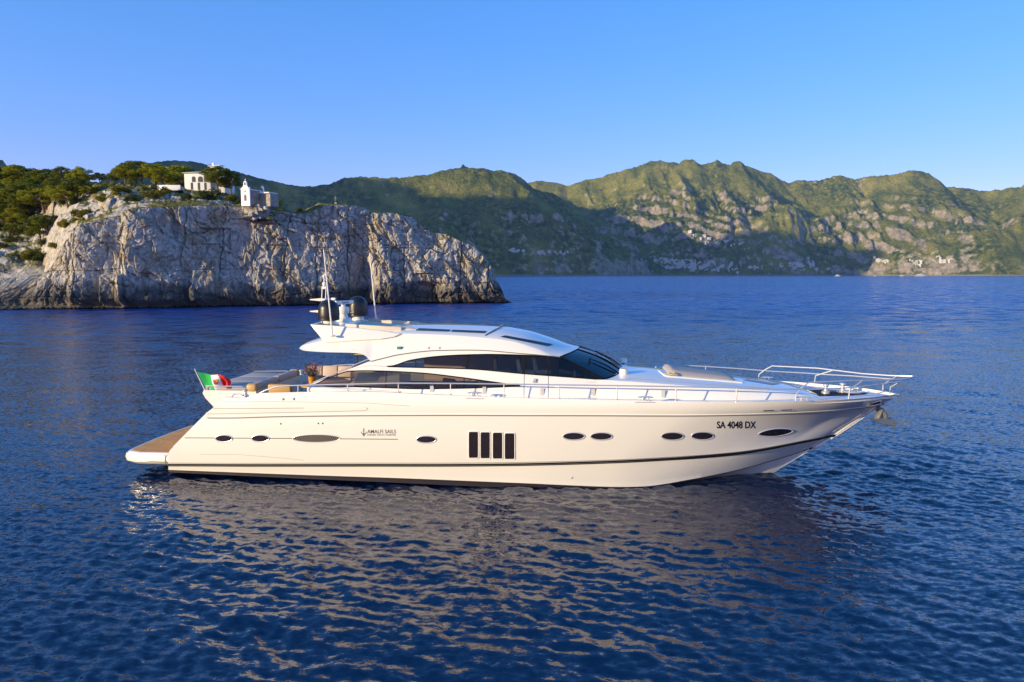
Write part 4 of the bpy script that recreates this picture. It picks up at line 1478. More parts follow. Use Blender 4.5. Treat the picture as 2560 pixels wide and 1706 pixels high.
TRUNK = coachroof().build("coachroof", GEL, yacht, autosmooth=35)
BT = bvh_of(TRUNK)
PLATE = mat("grey_plate", (0.50, 0.49, 0.48), 0.5)
for u in (1211, 1355, 1483, 1660, 1080):
    # flat pale grey louvre plates along the side deck
    x = bfn(u, 985, lambda x, z: 2.26).x
    y = (ysup(x, 3.1) if x < hx1 else TYE(x) + 0.14)
    both("side_louvre", lambda: MB().box((x, -y - 0.006, dz(x) + 0.20), (0.12, 0.012, 0.24)), PLATE)
def fpad():
    """long sun pad with a raised head, on the coachroof"""
    mb = MB()
    xa, xb = bpt(1662, 935, 0).x, bpt(1826, 950, 0).x
    n, m = 24, 14
    T, B = [], []
    for i in range(n + 1):
        t = i / n
        x = xa + (xb - xa) * t
        hw = 0.98 * (1 - 0.18 * t) * (1 - 0.10 * (abs(t - 0.5) * 2) ** 8)
        r_ = []; s_ = []
        for j in range(m + 1):
            w = -1 + 2 * j / m
            h = 0.13 * (1 - 0.5 * t) + 0.03 * (1 - sstep(0.0, 0.20, t))
            edge = (1 - abs(w) ** 8) * (1 - abs(2 * t - 1) ** 14)
            p = tpt(x, w * hw / TYE(x))
            r_.append((x, w * hw, p.z + 0.02 + h * max(0.0, edge) ** 0.5 if True else 0)); s_.append((x, w * hw, p.z - 0.02))
        T.append(r_); B.append(s_)
    mb.grid(T)
    per = lambda Q: [Q[0][j] for j in range(m + 1)] + [Q[i][m] for i in range(1, n + 1)] + [Q[n][j] for j in range(m - 1, -1, -1)] + [Q[i][0] for i in range(n - 1, 0, -1)]
    a, b = per(T), per(B)
    mb.grid([a, b], wrap=True)
    return mb
fpad().build("bow_sunpad", TAUPE, yacht, autosmooth=60)
def pad_surround():
    xa, xb = bpt(1654, 935, 0).x, bpt(1838, 950, 0).x
    P = []
    for k in range(26):
        t = k / 25
        x = xb + (xa - xb) * min(1, t * 1.4) if t < 0.715 else xa
        if t < 0.715: y = 1.14 - 0.20 * (x - xa) / (xb - xa)
        else: y = 1.14 * (1 - (t - 0.715) / 0.285)
        x2 = x - (0.18 * (1 - (y / 1.14) ** 2) if t >= 0.715 else 0)
        P.append(Vector((x2, -y, tpt(x2, y / TYE(x2)).z - 0.02 - 0.10 * sstep(0.5, 0.0, y))))
    return MB().tube(P, 0.055, 10)
both("pad_coaming", pad_surround, GEL)
def hatch(): return on_roof(BT, [(1853, 950), (1930, 963), (1952, 960), (1868, 949)], 0.01)
hatch().build("foredeck_hatch", PANEL, yacht)
both("coachroof_rail", lambda: MB().tube([tpt(x, -0.93, 0.07 if 0 < k < 24 else 0.0) for k, x in enumerate(np.linspace(tx0 + 0.9, tx1 - 1.6, 25))], 0.014, 6), STEEL)
def cowl(u, vb, vt, ys):
    a, b = bpt(u, vb, ys), bpt(u, vt, ys)
    h = b.z - a.z
    mb = MB().lathe([(0.001, h), (0.12, h), (0.15, h - 0.03), (0.15, h * 0.45), (0.13, h * 0.36), (0.05, h * 0.33)], (a.x, a.y, a.z), seg=20)
    o = mb.build("searchlight", GEL, yacht)
    MB().lathe([(0.05, h * 0.35), (0.05, 0.03), (0.08, 0.0), (0.08, -0.05)], (a.x, a.y, a.z), seg=14).build("lamp_foot", BLACK, o)
cowl(1559, 945, 922, 1.25)
cowl(1558, 913, 897, -1.25)

# ---- anchor locker, windlass, hawse
ax0, ax1 = bfn(2040, 995, lambda x, z: 0.6).x, bpt(2165, 990, 0).x
def locker():
    xs = np.linspace(ax0, ax1, 14)
    P = []
    for k, x in enumerate(xs):
        t = k / 13
        hw = 0.70 * (1 - t) ** 0.7 + 0.10
        hw = min(hw, bS(x) * 0.72)
        P.append([(x, -hw, dz(x) + 0.040), (x, hw, dz(x) + 0.040)])
    return MB().grid(P)
locker().build("anchor_locker", BLACK, yacht)
def windlass(u, v, ys):
    p = bpt(u, v, ys); z = dz(p.x) + 0.04
    return MB().lathe([(0.14, 0.0), (0.14, 0.06), (0.07, 0.10), (0.06, 0.22), (0.10, 0.27), (0.10, 0.31), (0.001, 0.33)], (p.x, p.y, z), seg=20)
windlass(2064, 988, 0.22).build("windlass", STEEL, yacht)
windlass(2106, 985, -0.15).build("windlass", STEEL, yacht)
def chain_gear():
    mb = MB()
    for k in range(16):
        x = ax0 + 0.5 + k * 0.10
        mb.tube([Vector((x + 0.05 * math.cos(a), 0.06 + 0.03 * math.sin(a), dz(x) + 0.075 + (0.03 * math.sin(a) if k % 2 else 0))) for a in np.linspace(0, 2 * math.pi, 9)[:-1]], 0.012, 5, closed=True)
    return mb
chain_gear().build("anchor_chain", STEEL, yacht)
both("hawse_ring", lambda: MB().tube([cast(BH, u, v, 0.01)[0] for u, v in ellipse_px(2189, 1008, 14, 3.6, math.radians(-20), 20)], 0.022, 6, closed=True), STEEL)
both("hawse_hole", lambda: MB().add([cast(BH, u, v, 0.006)[0] for u, v in ellipse_px(2189, 1008, 13, 3.2, math.radians(-20), 20)], [tuple(range(20))]), BLACK)
def bow_ring(): return MB().tube([Vector((bpt(2136, 989, 0).x + 0.30 * math.cos(a), 0.13 * math.sin(a), dz(11.4) + 0.07)) for a in np.linspace(0, 2 * math.pi, 24)[:-1]], 0.03, 6, closed=True)
bow_ring().build("bow_fairlead", STEEL, yacht)
# ---- anchor stowed under the stem
def anchor():
    mb = MB()
    a, b, c = bpt(2172, 1033, 0), bpt(2192, 1050, 0), bpt(2236, 1056, 0)
    top = bpt(2203, 1024, 0)
    mb.tube([top + Vector((-0.15, 0, 0.05)), top, b], [0.10, 0.13, 0.10], 8)
    tip = bpt(2212, 1036, 0)
    mb.tube([top, tip, bpt(2214, 1050, 0)], [0.10, 0.11, 0.08], 8)
    for s in (1, -1):
        f = [bpt(2174, 1048, 0) + Vector((0, s * 0.05, 0)), bpt(2194, 1056, 0) + Vector((0, s * 0.22, -0.02)), c + Vector((-0.10, s * 0.24, -0.10)), c + Vector((0.02, s * 0.13, 0.0)), c + Vector((-0.05, s * 0.05, 0.10)), bpt(2200, 1047, 0) + Vector((0, s * 0.04, 0))]
        mb.prism(f, (0, s * 0.05, 0.03))
    mb.tube([c + Vector((-0.12, -0.26, -0.06)), c + Vector((-0.12, 0.26, -0.06))], 0.075, 8)
    return mb
anchor().build("anchor", ANCH, yacht, autosmooth=30)

# ---- rails
yr = lambda x, z: bS(x) - 0.05
def rp(u, v, ins=0.0): return bfn(u, v, lambda x, z: bS(x) - 0.05 - ins, 10)
def top_rail():
    px = [(647, 985), (662, 977), (688, 967.5), (715, 965), (742, 964), (830, 962), (919, 960), (996, 958.5), (1126, 959), (1259, 960.5), (1400, 962.5), (1600, 965.5), (1740, 968), (1840, 970), (1940, 972.5), (2031, 974), (2100, 971), (2146, 968), (2190, 962)]
    P = [rp(u, v) for u, v in px]
    P += [bfn(2253, 955, lambda x, z: 0.30)]
    return MB().tube(P, 0.022, 8)
RAIL = both("guard_rail", top_rail, STEEL)
def post(u, vt):
    p = rp(u, vt)
    return MB().tube([p, Vector((p.x, p.y, zS(p.x) - 0.02))], 0.017, 8).lathe([(0.05, 0.0), (0.05, 0.015), (0.02, 0.03)], (p.x, p.y, zS(p.x) - 0.005), seg=10)
for u, vt in [(745, 964), (869, 961), (996, 958.5), (1126.5, 959), (1260, 960.5), (1398, 962.5), (1543, 964.7), (1691, 967), (1842, 970)]:
    both("stanchion", lambda: post(u, vt), STEEL)
def pulpit():
    P1 = [rp(2021.6, 957, 0.06), rp(2127, 952, 0.05), bfn(2203, 951, lambda x, z: 0.78), bfn(2255, 949, lambda x, z: 0.45), bpt(2284, 942, 0.05)]
    mb = MB()
    mb.tube([rp(1989, 1003), rp(1991, 986), rp(2006, 969, 0.04)] + P1 + [Vector((P1[-1].x, 0, P1[-1].z))], 0.025, 8)
    mb.tube([rp(2121, 999), rp(2124, 975), rp(2155, 953, 0.05)], 0.023, 8)
    f = bfn(2224, 985, lambda x, z: 0.26)
    mb.tube([f, bfn(2226, 968, lambda x, z: 0.28), bfn(2262, 949, lambda x, z: 0.32)], 0.023, 8)
    return mb
both("bow_pulpit", pulpit, STEEL)
both("cockpit_handrail", lambda: MB().tube([bfn(u, v, lambda x, z: ysup(x, z) - 0.02) for u, v in [(783, 957), (795, 952), (850, 928), (905, 905), (922, 898)]], 0.020, 8), STEEL)
def cleat(u, v):
    p = rp(u, v); p.z = zS(p.x)
    mb = MB()
    mb.tube([p + Vector((-0.24, 0, 0.10)), p + Vector((-0.10, 0, 0.115)), p + Vector((0.10, 0, 0.115)), p + Vector((0.24, 0, 0.10))], [0.018, 0.03, 0.03, 0.018], 8)
    for d in (-0.08, 0.08): mb.tube([p + Vector((d, 0, 0.11)), p + Vector((d * 1.2, 0, -0.01))], 0.026, 8)
    mb.box(p + Vector((0, 0, 0.0)), (0.42, 0.10, 0.02), bev=0.006)
    return mb
for u, v in [(1187, 992), (1614, 1003), (2010, 1003)]: both("mooring_cleat", lambda: cleat(u, v), STEEL)
both("fairlead_plate", lambda: ribbon_px(BH, [(1165, 996), (1210, 997.5)], 0.03, 0.008, 8), STEEL)
both("fairlead_plate", lambda: ribbon_px(BH, [(1588, 1006), (1638, 1006.5)], 0.03, 0.008, 8), STEEL)
def capstan():
    p = bfn(614, 990, lambda x, z: bS(x) - 0.22)
    return MB().lathe([(0.11, -0.08), (0.11, 0.02), (0.06, 0.05), (0.055, 0.15), (0.09, 0.19), (0.09, 0.22), (0.001, 0.23)], p, seg=18)
both("stern_capstan", capstan, STEEL)
both("stern_fairlead", lambda: MB().tube([rp(580, 994), rp(584, 986, .05), rp(600, 985, .05), rp(606, 990, .05)], 0.022, 6), STEEL)
# ---- aft end: sun pad over the garage, settees, table
def zpt(u, v, y): return bpt(u, v, y)
pa0, pa1 = bpt(515, 990, 1.5).x - 0.12, bpt(640, 985, 1.9).x
def garage():
    mb = MB()
    z1 = 2.98
    prof = [(pa0 + 0.42, 2.36), (pa0 + 0.10, 2.70), (pa0, z1 - 0.10), (pa0 + 0.05, z1), (pa1, z1), (pa1, 2.25)]
    ys = np.linspace(-1.9, 1.9, 15)
    mb.grid([[(x + 0.22 * (y / 1.9) ** 2 * (1 if k < 4 else 0), y, z) for y in ys] for k, (x, z) in enumerate(prof)])
    for s in (-1, 1): mb.add([(x + (0.22 if k < 4 else 0), s * 1.9, z) for k, (x, z) in enumerate(prof)], [tuple(range(6))])
    return mb
GAR = garage().build("garage_lid", GEL, yacht)
def cushion(x0, x1, y0, y1, z0, z1, r=0.05):
    return MB().box(((x0 + x1) / 2, (y0 + y1) / 2, (z0 + z1) / 2), (x1 - x0, y1 - y0, z1 - z0), bev=r)
GREYPAD = mat("grey_canvas", (0.38, 0.36, 0.345), 0.85)
for y0, y1 in ((-1.78, -0.62), (-0.60, 0.60), (0.62, 1.78)):
    cushion(pa0 + 0.26, pa1 - 0.40, y0, y1, 2.97, 3.09).build("aft_sunpad", GREYPAD, yacht)
both("aft_sunpad_bolster", lambda: cushion(pa1 - 0.32, pa1 + 0.02, -1.72, -0.02, 2.93, 3.21, 0.10), PINKB)
both("bolster_end", lambda: cushion(pa1 - 0.36, pa1 + 0.04, -1.93, -1.70, 2.92, 3.23, 0.10), TAN)
both("aft_rail", lambda: MB().tube([(pa0 + 0.30, -1.82, 2.98), (pa0 + 0.32, -1.84, 3.12), (pa1 - 0.5, -1.92, 3.14), (pa1 - 0.42, -1.92, 2.98)], 0.018, 6), STEEL)
# settees: the starboard one shows its tan back, the port one its beige inner face
def settee():
    mb = MB()
    mb.box((-7.75, -1.62, 2.48), (2.3, 0.62, 0.42), bev=0.04)
    return mb
both("settee_base", settee, GEL)
both("settee_seat", lambda: cushion(-8.9, -6.6, -1.90, -1.28, 2.68, 2.82), PINKB)
sb0, sb1 = bpt(660, 975, 2.05).x, bpt(729, 975, 2.05).x
def back_of(x0, x1, n=4):
    mb = MB()
    w = (x1 - x0) / n
    for k in range(n):
        x = x0 + w * k
        mb.box((x + w / 2, -2.02, 3.03), (w - 0.015, 0.16, 0.46), Matrix.Rotation(math.radians(12), 3, 'X'), bev=0.05)
    return mb
ob = back_of(-8.75, sb1 + 0.0, 1).build("settee_back", TAN, yacht)
mp = back_of(-8.95, -6.45, 4)
mp.v = [(x, -y, z + 0.10) for x, y, z in mp.v]
mp.build("settee_back", PINKB, yacht)
cushion(-6.75, -6.35, 0.55, 1.75, 2.80, 3.38, 0.12).build("seat_back", TAN, yacht)
def table():
    mb = MB()
    mb.box((-7.45, 0.05, 2.93), (1.5, 1.5, 0.05), bev=0.015)
    mb.lathe([(0.16, -0.64), (0.06, -0.60), (0.05, -0.05), (0.14, 0.0)], (-7.45, 0.05, 2.92), seg=16)
    return mb
table().build("cockpit_table", TEAK, yacht)
# ---- inside the saloon, seen dimly through the tinted glass
def interior():
    mb = MB()
    mb.box((-1.9, 0, 2.62), (9.8, 4.0, 0.06))
    return mb
interior().build("cabin_floor", WALN, yacht)
def inner_wall():
    """wood-lined port side and bulkheads"""
    mb = MB()
    mb.box((-1.2, 0.75, 3.45), (5.4, 0.05, 1.6))
    mb.box((1.75, 0.0, 3.2), (0.08, 3.0, 1.1))
    return mb
inner_wall().build("cabin_lining", mat("grey_lining", (0.36, 0.31, 0.26), 0.6), yacht)
BLIND = mat("cream_blind", (0.78, 0.70, 0.52), 0.8)
for u0, u1, v0, v1 in [(892, 951, 931, 954), (998, 1027, 934, 957)]:
    a, b = bfn(u0, v1, lambda x, z: ysup(x, z) - 0.30), bfn(u1, v0, lambda x, z: ysup(x, z) - 0.30)
    def blind():
        mb = MB()
        n = 6
        for k in range(n):
            z0 = a.z + (b.z - a.z) * k / n
            mb.box(((a.x + b.x) / 2 + (0.0 if u0 > 900 else 0.10 * (k - 3) * 0.3), (a.y + b.y) / 2, z0 + (b.z - a.z) / n / 2), (b.x - a.x, 0.03, (b.z - a.z) / n - 0.008), bev=0.01)
        return mb
    blind().build("roman_blind", BLIND, yacht)
def seat(u, v, ys, name, mt, w=0.5, h=0.75):
    p = bpt(u, v, ys)
    mb = MB()
    mb.box((p.x, p.y, p.z), (0.14, w, h), Matrix.Rotation(math.radians(-10), 3, 'Y'), bev=0.05)
    mb.box((p.x + 0.28, p.y, p.z - h / 2 + 0.02), (0.55, w, 0.14), bev=0.05)
    return mb.build(name, mt, yacht)
seat(1298, 914, 1.1, "helm_seat", BLIND, 0.5, 0.5)
seat(1338, 911, 0.9, "helm_seat", BLIND, 0.5, 0.55)
seat(1240, 912, 0.6, "helm_seat", CREAM, 0.6, 0.5)
def dash():
    mb = MB()
    p = bpt(1400, 925, 1.0)
    mb.box((p.x + 0.35, 0, p.z - 0.15), (0.9, 2.6, 0.35), Matrix.Rotation(math.radians(14), 3, 'Y'), bev=0.06)
    return mb
dash().build("helm_console", WALN, yacht)
def sofa():
    mb = MB()
    for u0, u1 in ((1000, 1100), (1110, 1190)):
        a, b = bpt(u0, 965, 1.0), bpt(u1, 965, 1.0)
        mb.box(((a.x + b.x) / 2, -0.75, a.z - 0.05), (b.x - a.x, 0.7, 0.28), bev=0.05)
    return mb
sofa().build("saloon_sofa", mat("brown_sofa", (0.22, 0.17, 0.13), 0.8), yacht)
LOOSE = []
for (u, v, ys, rot, lab, g) in [(1122, 957, 1.15, 20, "orange cushion leaning highest on the sofa inside the lower saloon window", None), (1048, 963, 1.2, -6, "orange cushion lying flat beside the aft blind inside the lower saloon window", None), (1103, 966, 1.25, 4, "flattened orange cushion below the leaning one inside the lower saloon window", None)]:
    p = bpt(u, v, ys)
    bm = MB(); bm.box((0, 0, 0), (0.46, 0.14, 0.30 if rot > 10 else 0.16), bev=0.06)
    o = bm.build("throw_cushion", ORANGE)
    w = YORG + YA * p.x + Vector((0, 0, p.z)) - YS * p.y
    o.location = w; o.rotation_euler = (math.radians(-14), math.radians(rot * 0.3), -YAW)
    tag(o, lab, "cushion", "orange cushions in the saloon")
def aft_door():
    mb = MB()
    z1 = np.interp(-5.9, RXS, RZL) + 0.12
    mb.grid([[(-5.75, y, z) for y in np.linspace(-1.95, 1.95, 5)] for z in (2.30, z1)])
    return mb
aft_door().build("saloon_door", GLASS, yacht)
def tow_cover():
    """white locker lid at the foot of the aft window"""
    a, b = bfn(773, 968, ysup), bfn(1000, 975, ysup)
    mb = MB()
    mb.tube([Vector((a.x, -(ysup(a.x, 3.1) + 0.06), a.z - 0.06)), Vector((a.x + 1.0, -(ysup(-6, 3.1) + 0.09), a.z - 0.08)), Vector((b.x, -(ysup(b.x, 3.1) + 0.02), b.z - 0.06))], [0.12, 0.10, 0.02], 10)
    return mb
both("side_fairing", tow_cover, GEL)
door_handle = bfn(1336, 952, ysup)
both("door_handle", lambda: MB().lathe([(0.001, 0.04), (0.055, 0.03), (0.07, 0.0)], (0, 0, 0), seg=16) if False else MB().box((door_handle.x, door_handle.y - 0.02, door_handle.z), (0.14, 0.05, 0.14), bev=0.02), STEEL)

# ---- lettering
def text_mesh(s, w, h, bold=0.0, shear=0.0):
    cu = bpy.data.curves.new("lettering", 'FONT')
    cu.body = s
    cu.size = 1.0
    cu.offset = bold
    cu.shear = shear
    cu.resolution_u = 4
    ob = bpy.data.objects.new("lettering_tmp", cu)
    COL.objects.link(ob)
    dg = bpy.context.evaluated_depsgraph_get()
    me = bpy.data.meshes.new_from_object(ob.evaluated_get(dg))
    bpy.data.objects.remove(ob)
    V = np.array([v.co[:2] for v in me.vertices]); F = [tuple(p.vertices) for p in me.polygons]
    bpy.data.meshes.remove(me)
    lo, hi = V.min(0), V.max(0)
    V = (V - lo) / (hi - lo) * np.array([w, h])
    return V, F
def hull_text(s, u0, u1, v0, v1, mt, bold=0.0, name="lettering", shear=0.0):
    """letters on the topsides between photo columns u0..u1 and rows v0 (top)..v1"""
    V, F = text_mesh(s, u1 - u0, v1 - v0, bold, shear)
    P = []
    for x, y in V:
        p, n = cast(BH, u0 + x, v1 - y, 0.005)
        P.append(p)
    o = MB().add(P, F).build(name, mt, yacht, smooth=False)
    return o
hull_text("SA 4048 DX", 1792, 1890, 1053.5, 1071.5, INK, 0.022, "registration_lettering")
hull_text("AMALFI SAILS", 918, 990, 1074.5, 1084, INKG, 0.006, "company_lettering")
hull_text("LUXURY YACHT CHARTER", 918, 990, 1085.8, 1089.6, INKG, 0.004, "company_lettering")
def emblem():
    """small anchor-like mark: two curved arms meeting in a point, with a bead and a stem above"""
    L = [[(904, 1078), (903.6, 1081), (905.5, 1083.6), (908, 1086.5), (909.5, 1089.5), (911, 1086.5), (913.5, 1083.6), (915.4, 1081), (915, 1078), (916.6, 1081.2), (914.6, 1085), (911.6, 1088), (909.5, 1092.5), (907.4, 1088), (904.4, 1085), (902.4, 1081.2)],
         [(908.8, 1074.5), (910.2, 1074.5), (910.4, 1083), (911.6, 1085), (909.5, 1087.2), (907.4, 1085), (908.6, 1083)],
         [(906.8, 1077.2), (909.5, 1076), (912.2, 1077.2), (909.5, 1078.4)],
         [(909.5 + 1.5 * math.cos(a), 1072.6 + 1.5 * math.sin(a)) for a in np.linspace(0, 6.28, 9)[:-1]]]
    mb = MB()
    for l in L: mb.add([cast(BH, u, v, 0.005)[0] for u, v in l], [tuple(range(len(l)))])
    return mb
emblem().build("company_emblem", INKG, yacht, smooth=False)
def radar_text():
    V, F = text_mesh("FURUNO", 0.36, 0.075, 0.02)
    c = (rb0 + rb1) / 2; d = (rb1 - rb0).normalized()
    nrm = Vector((d.y, -d.x, 0))
    if nrm.y > 0: nrm = -nrm
    P = [c + d * (x - 0.17) + Vector((0, 0, z - 0.037)) + nrm * 0.058 for x, z in V]
    return MB().add(P, F)
radar_text().build("scanner_lettering", mat("blue_lettering", (0.02, 0.05, 0.25), 0.5), RBAR, smooth=False)

# ---- ensign on its staff
FSTAFF = mat("white_staff", (0.7, 0.68, 0.62), 0.4)
def wpos(p): return YORG + YA * p.x - YS * p.y + Vector((0, 0, p.z))
f0, f1 = bpt(519, 986, 1.75), bpt(487, 924, 1.75)
flag = empty("ensign", wpos(f0), -YAW)
tag(flag, "green white and red flag with a crest, on a slanting staff at the stern", "flag")
MB().tube([Vector((0, 0, -0.05)), f1 - f0], [0.022, 0.016], 8).lathe([(0.001, 0.03), (0.025, 0.015), (0.025, 0.0)], f1 - f0, seg=10).build("staff", FSTAFF, flag)
top = [(493, 930), (509, 934), (529, 938), (552, 936), (564, 942), (573, 953), (576, 966)]
bot = [(518.5, 979), (530, 977), (541, 975), (553, 972), (558, 968), (567, 971), (578, 968)]
def flag_cloth():
    n, m = 48, 20
    T = [np.interp(np.linspace(0, 6, n + 1), range(7), [p[k] for p in top]) for k in (0, 1)]
    B = [np.interp(np.linspace(0, 6, n + 1), range(7), [p[k] for p in bot]) for k in (0, 1)]
    rows_ = []
    for j in range(m + 1):
        t = j / m
        r_ = []
        for i in range(n + 1):
            s = i / n
            p = bpt(T[0][i] * (1 - t) + B[0][i] * t, T[1][i] * (1 - t) + B[1][i] * t, 1.75)
            p = p + Vector((0, 0.08 * math.sin(s * 9 + t * 2.5) * min(1, s * 3) + 0.05 * math.sin(s * 17 - t * 4) * s, 0.0))
            r_.append(p - f0)
        rows_.append(r_)
    P = np.array(rows_)
    mb = MB()
    mb.v = [tuple(q) for q in P.reshape(-1, 3)]
    for j in range(m):
        for i in range(n):
            mb.f.append((j * (n + 1) + i, j * (n + 1) + i + 1, (j + 1) * (n + 1) + i + 1, (j + 1) * (n + 1) + i))
            mb.m.append(0 if i < n * 0.31 else 1 if i < n * (0.45 + 0.14 * j / m) else 2)
    return mb, P
fc, FP = flag_cloth()
CLOTH = [mat("green_cloth", (0.0, 0.36, 0.06), 0.8), mat("white_cloth", (0.75, 0.74, 0.70), 0.8), mat("red_cloth", (0.62, 0.01, 0.012), 0.8)]
CL = fc.build("flag_cloth", CLOTH, flag, autosmooth=180)
def crest():
    mb = MB()
    i0, i1, j0, j1 = 17, 22, 6, 13
    rows_ = [[Vector(FP[j][i]) + Vector((0, -0.012, 0)) for i in range(i0, i1 + 1)] for j in range(j0, j1 + 1)]
    for j in range(len(rows_) - 1):
        for i in range(len(rows_[0]) - 1):
            if j == len(rows_) - 2 and i in (0, len(rows_[0]) - 2): continue
            mi = [[0, 1], [2, 0]][(j * 2) // (len(rows_) - 1)][(i * 2) // (len(rows_[0]) - 1)] if j > 0 else 1
            mb.add([rows_[j][i], rows_[j][i + 1], rows_[j + 1][i + 1], rows_[j + 1][i]], [(0, 1, 2, 3)], mi)
    return mb
crest().build("crest", [mat("crest_red", (0.5, 0.02, 0.03), 0.8), mat("crest_gold", (0.65, 0.30, 0.05), 0.8), mat("crest_blue", (0.05, 0.08, 0.3), 0.8)], CL)

# ---- pot of flowers on the cockpit table
fp = bpt(781, 961, 0.25)
pot = empty("flower_pot", wpos(Vector((fp.x, fp.y, 2.955))), -YAW)
tag(pot, "golden pot of pink and purple flowers on the cockpit table", "flower pot")
MB().lathe([(0.001, 0.0), (0.10, 0.0), (0.13, 0.10), (0.15, 0.30), (0.16, 0.32), (0.14, 0.32), (0.12, 0.28), (0.001, 0.27)], seg=24).build("pot", mat("gold_glaze", (0.50, 0.26, 0.04), 0.3), pot)
rng = random.Random(5)
fl, st_ = MB(), MB()
for k in range(150):
    a, r = rng.random() * 6.283, 0.30 * math.sqrt(rng.random())
    z = 0.40 + rng.random() * 0.42 * (1 - r)
    c = Vector((r * math.cos(a), r * math.sin(a), z))
    if k % 2 == 0: st_.tube([(0.03 * math.cos(a), 0.03 * math.sin(a), 0.27), c * 0.6 + Vector((0, 0, 0.12)), c], 0.006, 4)
    for q in range(5):
        b = Vector((rng.uniform(-1, 1), rng.uniform(-1, 1), rng.uniform(-0.3, 1))).normalized() * 0.04
        d = Vector((rng.uniform(-1, 1), rng.uniform(-1, 1), rng.uniform(-1, 1))).normalized() * 0.032
        fl.add([c + b, c + b + d, c + b * 1.8 + d * 0.3, c + b * 1.2 - d * 0.8], [(0, 1, 2, 3)], k % 3)
fl.build("blossoms", [mat("purple_petals", (0.16, 0.06, 0.14), 0.8), mat("pink_petals", (0.50, 0.22, 0.30), 0.8), mat("dry_leaves", (0.09, 0.07, 0.035), 0.8)], pot, smooth=False)
st_.build("stems", mat("plant_stems", (0.06, 0.09, 0.03), 0.8), pot)
# ---- rope bundle by the bow sun pad
rpz = bpt(1677, 943, 0.98)
cr = tpt(rpz.x, -0.98 / TYE(rpz.x))
rope = empty("rope_bundle", wpos(cr), -YAW)
rope.scale = (0.7, 0.6, 0.36)
tag(rope, "loose heap of cream rope beside the bow sun pad", "rope")
mb = MB()
rng = random.Random(9)
for k in range(7):
    a0 = rng.random() * 6.28; R = 0.14 + 0.08 * rng.random()
    o_ = Vector((rng.uniform(-0.12, 0.12), rng.uniform(-0.06, 0.06), 0.04 + 0.035 * k))
    mb.tube([o_ + Vector((R * 1.3 * math.cos(a0 + t), R * 0.75 * math.sin(a0 + t), 0.03 * math.sin(3 * t + k))) for t in np.linspace(0, 6.28, 17)[:-1]], 0.026, 6, closed=True)
mb.build("rope_coils", mat("cream_rope", (0.62, 0.52, 0.36), 0.9), rope)
# ------------------------------------------------------------------ pines and scrub on the islet
BARK = mat("pine_bark", (0.16, 0.10, 0.065), 0.95, spec=0.1)
def needle_mat(name, a, b, c):
    m = mat(name, b, 0.9, spec=0.1)
    t = NT(m)
    r = t.n("ShaderNodeNewGeometry").outputs["Random Per Island"]
    col = t.ramp(r, [(0.0, a), (0.5, b), (1.0, c)])
    t.l(col, t.b.inputs["Base Color"])
    tl = t.n("ShaderNodeBsdfTranslucent"); mx = t.n("ShaderNodeMixShader"); mx.inputs[0].default_value = 0.42
    t.l(col, tl.inputs[0]); t.l(t.b.outputs[0], mx.inputs[1]); t.l(tl.outputs[0], mx.inputs[2])
    t.l(mx.outputs[0], t.t.nodes["Material Output"].inputs[0])
    return m
PINE = needle_mat("pine_needles", (0.10, 0.13, 0.010), (0.29, 0.30, 0.018), (0.52, 0.47, 0.035))
PINED = needle_mat("dark_needles", (0.05, 0.08, 0.010), (0.14, 0.17, 0.018), (0.28, 0.28, 0.03))
BROOM = needle_mat("broom_leaves", (0.09, 0.10, 0.012), (0.21, 0.19, 0.016), (0.38, 0.31, 0.03))
SCRUB = needle_mat("scrub_leaves", (0.030, 0.048, 0.012), (0.070, 0.088, 0.020), (0.14, 0.14, 0.04))

def leaf_mesh(pads, n_per, size, seed, flat=0.45):
    """pads: (centre, rx, rz); many small leaf tufts through each pad's volume"""
    rg = np.random.RandomState(seed)
    V, F = [], []
    for c, rx, rz in pads:
        n = int(n_per * (rx * rx))
        d = rg.randn(n, 3); d /= np.linalg.norm(d, axis=1)[:, None]
        rad = rg.rand(n) ** 0.45
        P = np.array(c) + d * rad[:, None] * np.array([rx, rx, rz])
        P[:, 2] += -0.15 * rz + 0.3 * rz * (1 - ((P[:, 0] - c[0]) ** 2 + (P[:, 1] - c[1]) ** 2) / rx ** 2)
        for p in P:
            s = size * rg.uniform(0.6, 1.35)
            a = rg.randn(3); a /= np.linalg.norm(a); a[2] *= flat
            b = np.cross(a, rg.randn(3)); b /= np.linalg.norm(b) + 1e-6
            b[2] = b[2] * 0.8
            k = len(V)
            V += [p - a * s, p - b * s * 0.5, p + a * s, p + b * s * 0.5]
            F.append((k, k + 1, k + 2, k + 3))
    me = np_mesh("crown", np.array(V), np.array(F))
    return me

